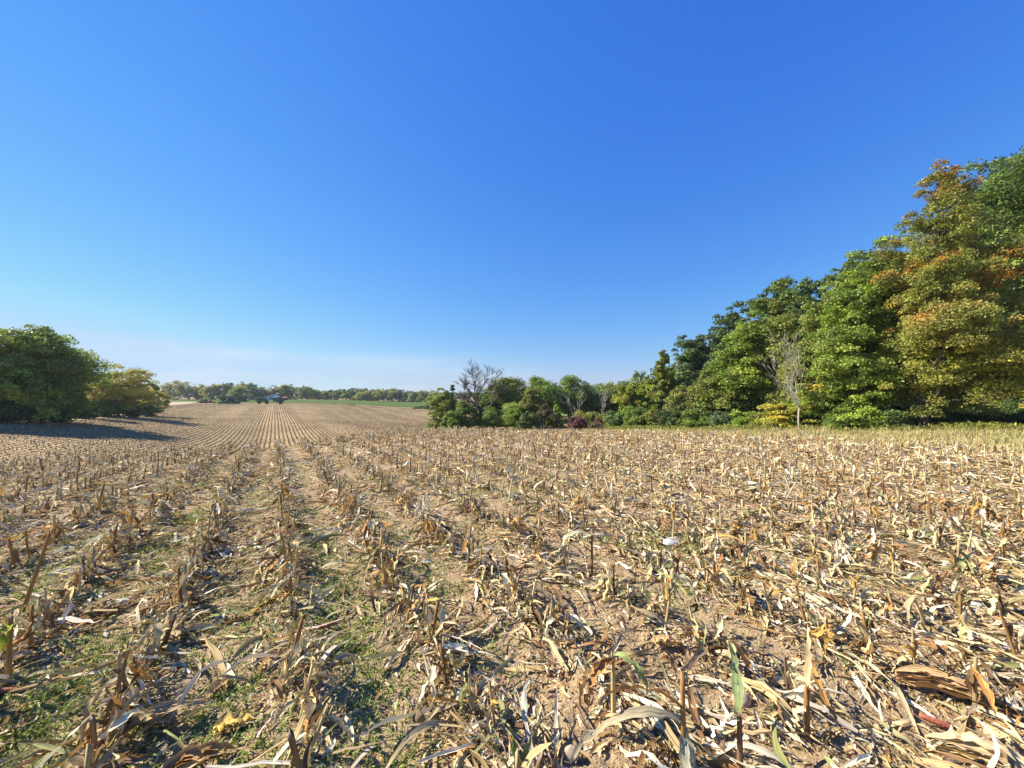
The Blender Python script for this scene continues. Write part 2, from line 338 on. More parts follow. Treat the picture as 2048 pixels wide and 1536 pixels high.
def stems(P, Hh, R, lean, leandir, colr, n=6, rings=4):
    """short round stalks with nodes and a ragged cut top"""
    N_ = len(P); t = np.linspace(0, 1, rings)[None, :, None]; a = (np.arange(n) / n * 2 * np.pi)[None, None, :]
    rad = R[:, None, None] * (1.12 - .22 * t) * (1 + .06 * rng.normal(size=(N_, rings, 1)))
    rag = np.zeros((N_, rings, n)); rag[:, -1, :] = rng.normal(size=(N_, n)) * .018
    z = Hh[:, None, None] * t + rag; off = np.tan(lean)[:, None, None] * z
    x = P[:, 0, None, None] + np.cos(leandir)[:, None, None] * off + rad * np.cos(a); y = P[:, 1, None, None] + np.sin(leandir)[:, None, None] * off + rad * np.sin(a)
    V = np.stack([x, y, P[:, 2, None, None] + z - .01], -1)
    top = np.stack([P[:, 0] + np.cos(leandir) * np.tan(lean) * Hh, P[:, 1] + np.sin(leandir) * np.tan(lean) * Hh, P[:, 2] + Hh * .96], -1)
    V = np.concatenate([V.reshape(N_, -1, 3), top[:, None]], 1); m = rings * n + 1
    b = (np.arange(N_) * m)[:, None, None]; i = np.arange(rings - 1)[None, :, None]; k = np.arange(n)[None, None, :]
    q = np.stack([b + i * n + k, b + i * n + (k + 1) % n, b + (i + 1) * n + (k + 1) % n, b + (i + 1) * n + k], -1).reshape(-1, 4)
    kk = np.arange(n)[None]; bb = (np.arange(N_) * m)[:, None]; l = (rings - 1) * n
    q2 = np.stack([bb + l + kk, bb + l + (kk + 1) % n, bb + rings * n + 0 * kk, bb + rings * n + 0 * kk], -1).reshape(-1, 4)
    c = np.repeat(colr[:, None], m, 1) * (1 + .08 * rng.normal(size=(N_, m, 1))); c[:, -1] = (.62, .53, .38); c = np.clip(c, 0, .9)
    uv = np.zeros((N_, m, 2)); uv[:, :-1, 0] = np.tile(np.arange(n) / n * 2, rings)[None]; uv[:, :-1, 1] = np.repeat(np.linspace(0, 1, rings), n)[None] * Hh[:, None]
    uv += rng.random((N_, 1, 2)) * 50
    q2 = q2[:, :3]
    # degenerate quads are avoided: the top fan is turned into quads by pairing
    q2 = q2.reshape(N_, n, 3); q3 = np.stack([q2[:, 0::2, 0], q2[:, 0::2, 1], q2[:, 1::2, 1], q2[:, 0::2, 2]], -1).reshape(-1, 4)
    return V.reshape(-1, 3), np.concatenate([q, q3]), c.reshape(-1, 3), uv.reshape(-1, 2)

def in_view(x, y, margin=120, side=1.2):
    Z = np.maximum(y, .3); px = CX + F * x / Z; py = HY + F * EYE / Z
    ok = (y > .9) & (np.abs(px - CX) < 1024 + margin + F * side / Z) & (py < 1536 + 420)
    return ok

# ------------------------------------------------------------------ corn rows of the near field
def near_limit(u, v):                              # how far the plateau's crop is worth building stalk by stalk
    x, y = XY(u, v); s = -.774 * x + .633 * y
    return s < 18
rows = {}
allst = []
for k in range(-24, 24):
    u = U0 + DU * k
    if u > 17.5: continue
    v = -12.0
    while v < 46:
        v += rng.uniform(.12, .24)
        if rng.random() < .10: v += rng.uniform(.1, .4)
        uu = u + rng.normal() * .035
        x, y = XY(uu, v)
        if y < .9 or not near_limit(uu, v): continue
        if not in_view(np.array([x]), np.array([y]), 60, .8)[0]: continue
        if k == 0 and rng.random() < .15: continue
        allst.append((x, y, k, v))
allst = np.array(allst)
# the nearest ones, which show largest, become objects of their own
px = CX + F * allst[:, 0] / allst[:, 1]; py = HY + F * EYE / allst[:, 1]
inframe = (px > -20) & (px < 2068) & (py < 1560)
size = np.where(inframe, F * .33 / allst[:, 1], 0)
order = np.argsort(-size, kind='stable'); NEAR_N = 286
near_i = order[:NEAR_N]; rest_i = order[NEAR_N:]

def stub_leaf_args(n, h, big=1.0):
    return dict(L=rng.uniform(.18, .5, n) * big, W=rng.uniform(.022, .055, n) * big)
protos = []
PROTO = [  # look, height, stem colour, number of hanging leaves, greenish leaf
 ('brown', .34, BRN[0], 3, 0), ('tall brown', .44, BRN[1], 3, 0), ('pale tan', .33, TAN[1], 4, 0), ('short brown', .22, BRN[2], 3, 0),
 ('bushy tan', .34, TAN[0], 6, 0), ('dark', .30, BRN[4], 3, 0), ('straw-coloured', .36, TAN[6], 4, 0), ('orange-leaved', .33, TAN[4], 4, 2),
 ('short tan', .24, TAN[5], 4, 0), ('grey-leaved', .34, TAN[5], 4, 1), ('bushy brown', .36, BRN[0], 6, 0), ('tall tan', .45, TAN[2], 3, 0),
 ('green-leaved', .34, TAN[5], 3, 3), ('white-husked', .32, TAN[3], 4, 4), ('reddish', .33, BRN[3], 4, 0), ('bare', .36, TAN[5], 2, 0)]
def build_stub(look, h, sc, nl, special, name='corn_stub'):
    h *= .9
    root = empty(name, (0, 0, -20))
    one = lambda v: np.array([v], float)
    lean = abs(rng.normal()) * .17; ld = rng.uniform(0, 6.28)
    V, q, c, uv = stems(np.zeros((1, 3)), one(h), one(rng.uniform(.0085, .0115)), one(lean), one(ld), np.array([sc]), 8, 5)
    mesh_np('stem', V, q, M_STUB, root, c, uv)
    # sheath strips clasping the stalk
    ns = 3; hd = rng.uniform(0, 6.28, ns); z0 = rng.uniform(.02, .5, ns) * h
    P = np.stack([np.cos(hd) * .013, np.sin(hd) * .013, z0], -1)
    V, q, c, uv = ribbons(P, hd, rng.uniform(.10, .2, ns), rng.uniform(.02, .035, ns), rng.uniform(1.2, 1.5, ns), rng.uniform(-.9, -.1, ns), rng.normal(size=ns) * .2, rng.normal(size=ns) * .3,
                          rng.normal(size=ns) * .2, rng.normal(size=ns) * .6, pick(ns, (.6, .2, .02, .05, .13)), K=6, fold=.6)
    mesh_np('sheath', V, q, M_STUB, root, c, uv)
    for i in range(nl + 2):
        z = h * rng.uniform(.35, 1.0); hd = one(rng.uniform(0, 6.28)); L = rng.uniform(.12, .34)
        colr = pick(1, (.53, .30, .05, .05, .07))
        if special == 1: colr = GRY[rng.integers(0, 3)][None] * 1.05
        if special == 2: colr = ORG[rng.integers(0, 3)][None]
        if special == 3 and i == 0: colr = np.array([(.20, .27, .08)])
        if special == 4: colr = WHT[rng.integers(0, 3)][None]
        up = rng.uniform(-1.25, -.35); drop = rng.uniform(-.5, .35); q_ = rng.random()
        if q_ < .22: up = rng.uniform(.1, .9); drop = -rng.uniform(1.8, 2.8)
        elif q_ < .36: up = rng.uniform(.5, 1.3); drop = -rng.uniform(.0, .6); L *= .5
        V, q, c, uv = ribbons(np.array([[math.cos(hd[0]) * .012, math.sin(hd[0]) * .012, z]]), hd, one(L), one(rng.uniform(.018, .044)), one(up), one(drop), one(rng.normal() * .3), one(rng.normal() * .9),
                              one(rng.normal() * .5), one(rng.normal() * 1.6), colr, K=10, fold=.75, rag=.32, snap=lambda x, y: np.zeros(len(x)))
        mesh_np('leaf', V, q, M_STUB, root, c, uv)
    return root
for p in PROTO:
    r = build_stub(*p); protos.append((r, list(r.children), p[0]))
# the stubs the photo shows by themselves
def special_stub(x, y, look, label, h, sc, leaves, rz=0, lean=0, ld=0):
    root = empty('corn_stub', (x, y, gz(x, y) - .005), rz); one = lambda v: np.array([v], float)
    V, q, c, uv = stems(np.zeros((1, 3)), one(h), one(.0115), one(lean), one(ld), np.array([sc]), 10, 6)
    mesh_np('stem', V, q, M_STUB, root, c, uv)
    for (z, hd, L, W, t0, t1, kap, tw, colr) in leaves:
        V, q, c, uv = ribbons(np.array([[math.tan(lean) * z * math.cos(ld), math.tan(lean) * z * math.sin(ld), z]]), one(hd), one(L * .8), one(W * .8), one(t0), one(t1), one(.08), one(kap), one(rng.normal() * .3), one(tw), np.array([colr]), K=14, fold=.7, rag=.16, snap=lambda x, y: np.zeros(len(x)))
        mesh_np('leaf', V, q, M_STUB, root, c, uv)
    return tag(root, label, 'corn stub', 'corn stubs standing in the near field')
GRN = (.16, .24, .07); YGR = (.42, .46, .05)
specials = [
 special_stub(*gpt(1468, 1560), '', 'dark corn stub with one tall upright grey-green leaf near the round brown rock', .33, BRN[4], [(.30, 1.2, .34, .055, 1.45, -.35, .5, .4, (.27, .33, .15)), (.28, 3.4, .2, .05, .2, -.8, 0, .5, WHT[1]), (.3, 3.0, .16, .04, -.3, -1.2, .3, .8, TAN[3])]),
 special_stub(*gpt(1035, 1600), '', 'corn stub with three broad fresh green leaves cut by the bottom edge', .22, TAN[5], [(.05, 1.9, .30, .05, 1.4, -.2, .3, .3, (.22, .31, .10)), (.05, .9, .28, .05, 1.3, -.3, -.4, .4, (.34, .38, .14)), (.05, 3.0, .30, .045, 1.25, -.4, .2, .4, (.17, .25, .09))]),
 special_stub(*gpt(1222, 1420), '', 'corn stub with a bent yellow and green leaf in the middle foreground', .34, TAN[4], [(.33, 5.6, .34, .05, .3, -2.1, .2, .7, (.30, .34, .12)), (.31, 3.4, .40, .06, .1, -1.8, .5, 1.2, BRN[1]), (.3, 3.8, .38, .06, .0, -1.7, -.3, 1.0, ORG[2]), (.22, 2.6, .3, .05, .3, -2.0, .3, 1.0, TAN[4])]),
 special_stub(*gpt(38, 1352), '', 'brown corn stub with a bright yellow-green leaf hanging down its side', .36, BRN[1], [(.30, 5.4, .26, .055, .5, -2.8, .1, .3, YGR), (.24, 5.0, .2, .05, .1, -2.2, .1, .3, (.30, .36, .06)), (.34, 2.3, .3, .04, .4, -1.6, .3, .8, TAN[5])]),
 special_stub(*gpt(58, 1222), '', 'very tall thin corn stalk leaning over the grassy strip', .62, BRN[1], [(.4, 1.0, .2, .03, .3, -1.8, .2, .6, BRN[0])], lean=.24, ld=.35),
 special_stub(*gpt(1600, 1462), '', 'corn stub topped by one long straight straw leaning to the sky', .26, BRN[0], [(.2, .75, .42, .03, 1.0, -.25, .25, .3, TAN[6]), (.16, 3.2, .18, .06, -.6, -.9, .2, .6, TAN[1]), (.24, 5.2, .25, .05, .2, -2.2, .3, .9, BRN[1])]),
 special_stub(*gpt(1358, 1515), '', 'stout brown corn stub with pale striped sheath strips and a long arching leaf', .42, BRN[1], [(.2, 3.2, .75, .05, .55, -1.5, .35, .5, TAN[1]), (.24, 3.0, .55, .045, .8, -1.9, -.3, .9, ORG[2]), (.14, 4.4, .3, .06, -.9, -.6, 0, .4, (.52, .50, .36)), (.16, 5.1, .3, .06, -1.0, -.5, 0, .4, TAN[3])]),
 special_stub(*gpt(1182, 1150), '', 'corn stub with a long grey-green leaf sloping down to one side', .40, BRN[0], [(.38, 2.9, .55, .05, .2, -1.6, .1, .5, (.42, .42, .28)), (.36, 3.3, .5, .045, .1, -1.4, -.2, .7, (.30, .33, .17))]),
]
names_ord = ['nearest','second','third','fourth','fifth','sixth','seventh','eighth','ninth','tenth','eleventh','twelfth','thirteenth','fourteenth','fifteenth','sixteenth','seventeenth','eighteenth','nineteenth','twentieth']
tens = {2: 'twenty', 3: 'thirty', 4: 'forty', 5: 'fifty'}
def ordn(i):
    if i < 20: return names_ord[i]
    t, o = divmod(i + 1, 10)
    return {2: 'twentieth', 3: 'thirtieth', 4: 'fortieth', 5: 'fiftieth'}[t] if o == 0 else tens[t] + '-' + (['', 'first'] + names_ord[1:9])[o]
byrow = {}
for i in near_i:
    if inframe[i]: byrow.setdefault(int(allst[i, 2]), []).append(i)
spx = [(s.location.x, s.location.y) for s in specials]
used = [False] * len(protos)
def place_stub(pi, loc, rz, sc):
    root, kids, look = protos[pi]
    if not used[pi]: used[pi] = True; r = root
    else:
        r = root.copy(); COL.objects.link(r)
        for ch in kids: c = ch.copy(); COL.objects.link(c); c.parent = r
    r.location = loc; r.rotation_euler = (rng.normal() * .10, rng.normal() * .10, rz); r.scale = (sc, sc, sc * rng.uniform(.7, 1.2)); return r
for k, lst in byrow.items():
    lst = sorted(lst, key=lambda i: allst[i, 1]); m = 0
    if k == 0: rt = 'in the leafy row'
    elif k < 0: rt = (names_ord[-k - 1] if k < -1 else 'first') + ' row left of leafy row'
    else: rt = (names_ord[k - 1] if k > 1 else 'first') + ' row right of leafy row'
    for i in lst:
        x, y = allst[i, 0], allst[i, 1]
        if any((x - a) ** 2 + (y - b) ** 2 < .05 for a, b in spx): continue
        w = np.array([1., 1, 1, .9, 1.2, 1, 1, .5, 1, .6, 1.2, .8, .3, .4, .6, .9])
        pi = int(rng.choice(len(PROTO), p=w / w.sum()))
        r = place_stub(pi, (x, y, gz(x, y) - .01), rng.uniform(0, 6.28), rng.uniform(.7, 1.12))
        tag(r, f'{PROTO[pi][0]} corn stub, {ordn(m)} from the camera, {rt}', 'corn stub', 'corn stubs standing in the near field'); m += 1
for u_, (r, kids, lk) in zip(used, protos):
    if not u_:
        for ch in kids: bpy.data.objects.remove(ch)
        bpy.data.objects.remove(r)

# the other stubs of the plateau: one mass
n = len(rest_i); P = np.stack([allst[rest_i, 0], allst[rest_i, 1], ground(allst[rest_i, 0], allst[rest_i, 1])], -1)
hh = rng.uniform(.14, .38, n); parts = []
cs = np.where(rng.random((n, 1)) < .35, BRN[rng.integers(0, 5, n)] * 1.1, TAN[rng.integers(0, 8, n)] * .9)
parts.append(stems(P, hh, rng.uniform(.010, .014, n), np.abs(rng.normal(size=n)) * .2, rng.uniform(0, 6.28, n), cs, 6, 3))
for j in range(5):
    hd = rng.uniform(0, 6.28, n); P2 = P.copy(); P2[:, 2] += hh * rng.uniform(.3, 1.0, n); stiff = rng.random(n) < .35
    parts.append(ribbons(P2, hd, rng.uniform(.12, .34, n) * np.where(stiff, .55, 1), rng.uniform(.02, .045, n), np.where(stiff, rng.uniform(.4, 1.4, n), rng.uniform(-1.2, .3, n)), np.where(stiff, -rng.uniform(0, .6, n), -rng.uniform(-.3, 1.2, n)), rng.normal(size=n) * .3, rng.normal(size=n) * .8,
                         rng.normal(size=n) * .5, rng.normal(size=n) * 1.4, pick(n, (.62, .10, .02, .06, .20)), K=4, fold=.4, snap=ground))
V, q, c, uv = join(parts)
tag(mesh_np('corn_stubble', V, q, M_LITTER, None, c, uv), 'mass of cut corn stubs covering the rest of the near field', 'corn stubble', kind='stuff')

# ------------------------------------------------------------------ leaf litter
def scatter(n, zmin, zmax, pw=1.0):
    """points in the view, density falling with distance"""
    Z = zmin + (zmax - zmin) * rng.random(n) ** pw
    wd = 1.42 * Z + 1.2; x = rng.uniform(-1, 1, n) * wd
    return x, Z
def weed_density(x, y):
    u, v = UV(x, y); k = (u - U0) / DU; pat = fbm(x * .9 + 7, y * .9, 21, 3)
    d = np.clip((pat - .44) * 4, 0, 1) * .30 * np.clip(1.3 - np.abs(x + .8) / 2.6, .15, 1)
    strip = np.exp(-((k - .45) / .24) ** 2) * .62 + np.exp(-((k + 1.5) / .34) ** 2) * 1.0 + np.exp(-((k + .5) / .3) ** 2) * .42 + np.exp(-((k - 1.45) / .25) ** 2) * .28 + np.exp(-((k + 2.5) / .34) ** 2) * .45
    d = d + strip * np.clip((fbm(x * 1.6, y * 1.6, 31, 3) - .36) * 3.5, 0, 1) * np.clip(1.4 - y / 9, 0, 1)
    x0, y0 = gpt(1330, 1085); d = d + 1.1 * np.exp(-(((x - x0) / .55) ** 2 + ((y - y0) / .3) ** 2))
    return np.clip(d, 0, 1)
def litter_density(x, y):
    u, v = UV(x, y); k = (u - U0) / DU; c = np.cos(2 * np.pi * k)
    base = .42 + .40 * c + 1.1 * (fbm(x * 1.1, y * 1.1, 41, 3) - .5) + .25 * np.clip((x - .2) / 2.0, 0, 1) + .16 * np.clip((-x - 1.2) / 1.2, 0, 1)
    base = base - .35 * np.exp(-((k - .45) / .3) ** 2)
    return np.clip(base, .10, 1)
parts = []
def litter(n, zmin, zmax, pw, Lr, Wr, K, pal, lift=.01, curl=1.0, dens=True, align=.5):
    x, y = scatter(n, zmin, zmax, pw); u, v = UV(x, y)
    ok = (u < 18.3 + rng.normal(size=n) * .3) & (-.774 * x + .633 * y < 21)
    if dens: ok &= rng.random(n) < litter_density(x, y)
    x, y = x[ok], y[ok]; m = len(x)
    rowang = math.atan2(RY, RX)
    fld = 4 * np.pi * fbm(x * .9 + 3, y * .9, 91, 2) + rng.normal(size=m) * .4
    hd = np.where(rng.random(m) < .5, fld, np.where(rng.random(m) < align, rowang + rng.choice([0, np.pi], m) + rng.normal(size=m) * .55 - .5, rng.uniform(0, 6.28, m)))
    L = Lr[0] + (Lr[1] - Lr[0]) * rng.random(m) ** 1.8; W = rng.uniform(Wr[0], Wr[1], m) * (.6 + .4 * L / Lr[1])
    P_ = np.stack([x, y, ground(x, y) + lift * rng.random(m) * 2 + .004], -1)
    tl = rng.random(m) < .25
    parts.append(ribbons(P_, hd, L, W, np.where(tl, rng.uniform(.1, .6, m), rng.uniform(-.1, .25, m)) * curl, np.where(tl, -rng.uniform(.4, 1.4, m), -rng.uniform(0, .4, m)) * curl, rng.normal(size=m) * .22 * curl, rng.normal(size=m) * .7 * curl,
                         rng.normal(size=m) * .55, rng.normal(size=m) * 1.1 * curl, pick(m, pal), K=K, fold=.4, snap=ground))
litter(15000, .8, 5.2, .75, (.07, .48), (.010, .042), 8, (.56, .18, .03, .055, .175))
litter(80000, .8, 5.2, .75, (.015, .12), (.004, .02), 3, (.52, .22, .02, .05, .19), .006)
litter(34000, 5, 12, .8, (.08, .42), (.015, .042), 4, (.57, .19, .035, .065, .14))
litter(45000, 5, 12, .8, (.03, .14), (.010, .03), 2, (.52, .20, .02, .05, .21))
litter(40000, 12, 30, .9, (.12, .42), (.03, .07), 3, (.58, .17, .035, .065, .15))
# broken straws
x, y = scatter(2600, .8, 9, .8); m = len(x); ok = rng.random(m) < litter_density(x, y); x, y = x[ok], y[ok]; m = len(x)
parts.append(ribbons(np.stack([x, y, ground(x, y) + rng.uniform(.005, .04, m)], -1), rng.uniform(0, 6.28, m), rng.uniform(.08, .4, m), rng.uniform(.008, .02, m), rng.uniform(-.05, .3, m), rng.normal(size=m) * .1, rng.normal(size=m) * .05, rng.normal(size=m) * .1,
                     rng.normal(size=m) * .3, rng.normal(size=m) * .3, pick(m, (.55, .25, .03, .05, .12)), K=3, fold=1.0, tip=.8, base=.9, snap=ground))
V, q, c, uv = join(parts)
tag(mesh_np('leaf_litter', V, q, M_LITTER, None, c, uv), 'layer of dry corn leaves, husks and straws covering the soil', 'leaf litter', kind='stuff')

# ------------------------------------------------------------------ soil crumbs
x, y = scatter(26000, .8, 5.5, .7); n = len(x)
dirs = np.array([(1,0,0),(0,1,0),(-1,0,0),(0,-1,0),(0,0,1),(0,0,-1)], float)
r = rng.uniform(.003, .009, n) * np.where(rng.random(n) < .06, 2.0, 1); ry = rng.uniform(0, 6.28, n)
D6 = np.stack([dirs[None, :, 0] * np.cos(ry)[:, None] - dirs[None, :, 1] * np.sin(ry)[:, None], dirs[None, :, 0] * np.sin(ry)[:, None] + dirs[None, :, 1] * np.cos(ry)[:, None], np.repeat(dirs[None, :, 2], n, 0) * .7], -1)
V = np.stack([x, y, ground(x, y) + r * .2], -1)[:, None] + D6 * r[:, None, None] * rng.uniform(.65, 1.35, (n, 6, 1))
tri = np.array([(0,1,4),(1,2,4),(2,3,4),(3,0,4),(1,0,5),(2,1,5),(3,2,5),(0,3,5)])
q = (np.arange(n) * 6)[:, None, None] + tri[None]
tag(mesh_np('soil_crumbs', V.reshape(-1, 3), q.reshape(-1, 3), M_CLOD), 'loose brown soil crumbs between the corn rows', 'soil crumbs', kind='stuff')

# ------------------------------------------------------------------ green weeds between the rows
parts = []
x, y = scatter(260000, .8, 10, .75); ok = rng.random(len(x)) < weed_density(x, y); x, y = x[ok], y[ok]
tx = np.repeat(x, 3) + rng.normal(size=3 * len(x)) * .015; ty = np.repeat(y, 3) + rng.normal(size=3 * len(x)) * .015; m = len(tx)
g = np.array([(.20, .27, .045), (.26, .34, .06), (.32, .36, .09), (.15, .21, .04), (.38, .39, .14)])
parts.append(ribbons(np.stack([tx, ty, ground(tx, ty)], -1), rng.uniform(0, 6.28, m), rng.uniform(.018, .06, m), rng.uniform(.004, .012, m), rng.uniform(.1, 1.3, m), -rng.uniform(0, 1.5, m), rng.normal(size=m) * .2, rng.normal(size=m) * .5,
                     rng.normal(size=m) * .3, rng.normal(size=m) * .5, g[rng.integers(0, 5, m)] * rng.uniform(.8, 1.2, (m, 1)), K=2, fold=.2, snap=None))
V, q, c, uv = join(parts)
tag(mesh_np('green_weeds', V, q, M_WEED, None, c, uv), 'low green weeds growing in strips between the corn rows', 'weeds', kind='stuff')

# ------------------------------------------------------------------ dry grass headland by the woods
parts = []
n = 90000; u = rng.uniform(17.4, 33.5, n); v = rng.uniform(-14, 34, n); x, y = XY(u, v)
ok = in_view(x, y, 60, 3) & (y > 3) & (rng.random(n) < np.clip(.35 + .9 * fbm(x * .5, y * .5, 51), 0, 1)); x, y = x[ok], y[ok]; m = len(x)
gp = np.array([(.40, .33, .15), (.45, .37, .18), (.34, .31, .12), (.25, .26, .075), (.52, .43, .23)])
hgt = rng.uniform(.10, .34, m) * (.6 + .9 * fbm(x * .6, y * .6, 61)) * (1 + .5 * (UV(x, y)[0] > 29))
gi = np.where(fbm(x * .35, y * .35, 71) > .55, rng.choice(5, m, p=(.15, .1, .25, .45, .05)), rng.choice(5, m, p=(.32, .28, .18, .08, .14)))
parts.append(ribbons(np.stack([x, y, ground(x, y) - .02], -1), rng.uniform(0, 6.28, m), hgt, rng.uniform(.012, .03, m), rng.uniform(.7, 1.5, m), -rng.uniform(0, 1.6, m), rng.normal(size=m) * .1, rng.normal(size=m) * .4,
                     rng.normal(size=m) * .3, rng.normal(size=m) * .4, gp[gi] * rng.uniform(.8, 1.15, (m, 1)), K=2, fold=.2))
V, q, c, uv = join(parts)
tag(mesh_np('dry_grass', V, q, M_FAR, None, c, uv), 'strip of dry tan grass between the corn and the woods', 'grass', kind='stuff')

# ------------------------------------------------------------------ stubble on the far hill
x_, y_ = [], []
for k in range(-190, 240):
    u = U0 + DU * k; v = np.arange(20, 305, .24); v = v + rng.uniform(-.12, .12, len(v)); uu = u + rng.normal(size=len(v)) * .075
    x, y = XY(uu, v); px = CX + F * x / np.maximum(y, 1)
    s = -.774 * x + .633 * y
    y0_ = y; y = y / (1 + .25 * np.clip((y / 1.2 - 25) / 20, 0, 1))
    leftb = np.interp(y, [20, 44, 57, 84, 150, 200], [-400, -60, 150, 285, 325, 340]); top = np.interp(px, [300, 560, 860], [194, 198, 180])
    ok = (s > 17) & (y < top) & (px > leftb) & (px < 875) & (rng.random(len(v)) < np.clip(60 / np.maximum(y, 1) + .1, 0, 1))
    x_.append(x[ok]); y_.append(y0_[ok])
x = np.concatenate(x_); y = np.concatenate(y_); n = len(x)
hd = np.where(rng.random(n) < .5, math.atan2(RY, RX), rng.uniform(0, 6.28, n)) + rng.normal(size=n) * .4
cc = np.where((rng.random(n) < .5)[:, None], np.array([(.36, .265, .14)]), np.array([(.24, .17, .085)])) * rng.uniform(.7, 1.25, (n, 1))
sb = np.arange(n) % 4 == 0; xl = x[sb] + rng.normal(size=sb.sum()) * .3; yl = y[sb] + rng.normal(size=sb.sum()) * .3; nl_ = len(xl)
pl = [ribbons(np.stack([xl, yl, ground(xl, yl) + .02], -1), rng.uniform(0, 6.28, nl_), rng.uniform(.15, .4, nl_), rng.uniform(.06, .16, nl_), rng.uniform(-.1, .4, nl_), -rng.uniform(0, .6, nl_), np.zeros(nl_), np.zeros(nl_), rng.normal(size=nl_) * .4, np.zeros(nl_), pick(nl_, (.62, .14, .02, .04, .18)) * .95, K=1, fold=.4, tip=.5)]
parts = pl + [ribbons(np.stack([x, y, ground(x, y) - .03], -1), hd, rng.uniform(.08, .22, n), rng.uniform(.06, .15, n), rng.uniform(1.0, 1.5, n), rng.normal(size=n) * .3, np.zeros(n), np.zeros(n), np.zeros(n), np.zeros(n), cc, K=1, fold=.6, tip=.7, base=1)]
V, q, c, uv = join(parts)
tag(mesh_np('far_stubble_rows', V, q, M_FAR, None, c, uv), 'long rows of cut corn stubble on the far rolling field', 'stubble rows', kind='stuff')
print('stubs', len(allst), 'far', n)

# ------------------------------------------------------------------ rocks
def rock(px_, py_, w, h, mat, label, seed, depth=None):
    x, y = gpt(px_, py_); r_ = np.random.default_rng(seed); depth = depth or w * .8
    nu, nv = 16, 10; th = np.linspace(0, 2 * np.pi, nu, endpoint=False); ph = np.linspace(.02, np.pi - .02, nv)
    T, Pp = np.meshgrid(th, ph); d = np.stack([np.sin(Pp) * np.cos(T), np.sin(Pp) * np.sin(T), np.cos(Pp)], -1)
    f = np.ones(T.shape)
    for _ in range(9):
        a = r_.normal(size=3); a /= np.linalg.norm(a); c_ = .72 + .25 * r_.random(); dd = d @ a; f = np.where(dd > .05, np.minimum(f, c_ / np.maximum(dd, .05)), f)
    f = f * (1 + .03 * r_.normal(size=T.shape)); V = d * f[..., None] * np.array([w / 2, depth / 2, h / 2])
    V = V.reshape(-1, 3); V[:, 2] += h * .22; i = np.arange(nu * nv).reshape(nv, nu); ir = np.roll(i, -1, 1)
    q = np.stack([i[:-1], i[1:], ir[1:], ir[:-1]], -1).reshape(-1, 4)
    o = mesh_np('field_stone', V, q, mat); o.location = (x, y, gz(x, y)); o.rotation_euler = (0, 0, r_.uniform(-.4, .4))
    return tag(o, label, 'stone', 'field stones lying among the stubble')
rock(1472, 1392, .105, .085, M_ROCK, 'round brown fist-sized stone behind the tall grey-green leaf', 1)
rock(1342, 1086, .24, .10, M_ROCKG, 'large flat pale stone lying in the green weed patch', 2, .16)
rock(262, 1196, .075, .055, M_ROCKG, 'small grey stone between the two rows on the grassy side', 3)
rock(1938, 1212, .10, .07, M_ROCKG, 'grey stone among orange husks by the frame edge', 4)
rock(1360, 1348, .050, .045, M_ROCK, 'small tan stone, larger of a close pair', 5)
rock(1379, 1352, .036, .036, M_ROCK, 'small tan stone, smaller of a close pair', 6)
rock(1138, 1492, .085, .07, M_ROCK, 'rounded tan stone half buried above a dark green tuft', 7)
rock(842, 1428, .075, .075, M_CLOD, 'brown clod-like stone standing at the edge of the weed strip', 8)
rock(1016, 1304, .042, .04, M_ROCK, 'egg-shaped tan stone on bare soil in the middle', 9)
rock(756, 1268, .036, .035, M_ROCK, 'small tan stone in the green weed strip beside the leafy row', 10)
rock(918, 1196, .046, .035, M_ROCK, 'flat tan stone lying between two bushy stubs', 11)
rock(1124, 1204, .055, .04, M_ROCK, 'angular tan stone on bare reddish soil', 12)
rock(2000, 1385, .075, .05, M_ROCKG, 'pale grey stone half under leaves near the bottom corner', 13)
rock(1066, 1190, .05, .04, M_ROCK, 'pale tan stone behind the two dark stubs', 14)

# loose things one can point at: cobs and whole husks
M_COB = noise_material('red_cob', (.26, .06, .035), (.42, .16, .10), 90, .9, .8, .004)
M_HUSK = M_LITTER
def cob(px_, py_, rz, label):
    x, y = gpt(px_, py_); V = []; 
    mb = MB(); L = .13; ts = np.linspace(0, 1, 15)
    mb.tube([(L * (t - .5), 0, .017) for t in ts], [max(.004, .015 * math.sin(math.pi * (.12 + .8 * t)) ** .5 * (1 + .10 * (i % 2))) for i, t in enumerate(ts)], 10)
    o = mb.build('corn_cob', M_COB, None, True); o.location = (x, y, gz(x, y) + .012); o.rotation_euler = (0, .15, rz); return tag(o, label, 'corn cob', 'shelled red corn cobs on the soil')
cob(1852, 1436, -.5, 'red shelled corn cob lying under long orange leaves')
cob(662, 1255, .9, 'dark red cob piece at the foot of the leafy row')
cob(30, 1378, .3, 'red cob among leaves below the yellow-green leaved stub')
def husk(px_, py_, rz, L, W, colr, label, n_=4):
    x, y = gpt(px_, py_); root = empty('corn_husk', (x, y, gz(x, y) + .008), rz)
    hd = np.linspace(-.28, .28, n_) + rng.normal(size=n_) * .05
    for i in range(n_):
        a = np.array([hd[i]]); V, q, c, uv = ribbons(np.array([[-L / 2, 0, .004 + .006 * i]]), a, np.array([L * rng.uniform(.8, 1)]), np.array([W]), np.array([.35]), np.array([-.75]), np.array([.05]), -a * 1.9, np.array([hd[i] * 1.5]), np.array([.2]), np.array([colr]) * rng.uniform(.85, 1.1), K=12, fold=.7, rag=.16, tip=.1, base=.3)
        mesh_np('leaf', V, q, M_HUSK, root, c, uv)
    return tag(root, label, 'corn husk', 'whole corn husks lying on the soil')
husk(492, 1440, .25, .23, .055, (.76, .56, .17), 'bright yellow husk lying flat near the bottom edge')
husk(455, 1368, 1.4, .17, .05, (.66, .47, .20), 'tan husk opened into upright fingers on bare soil')
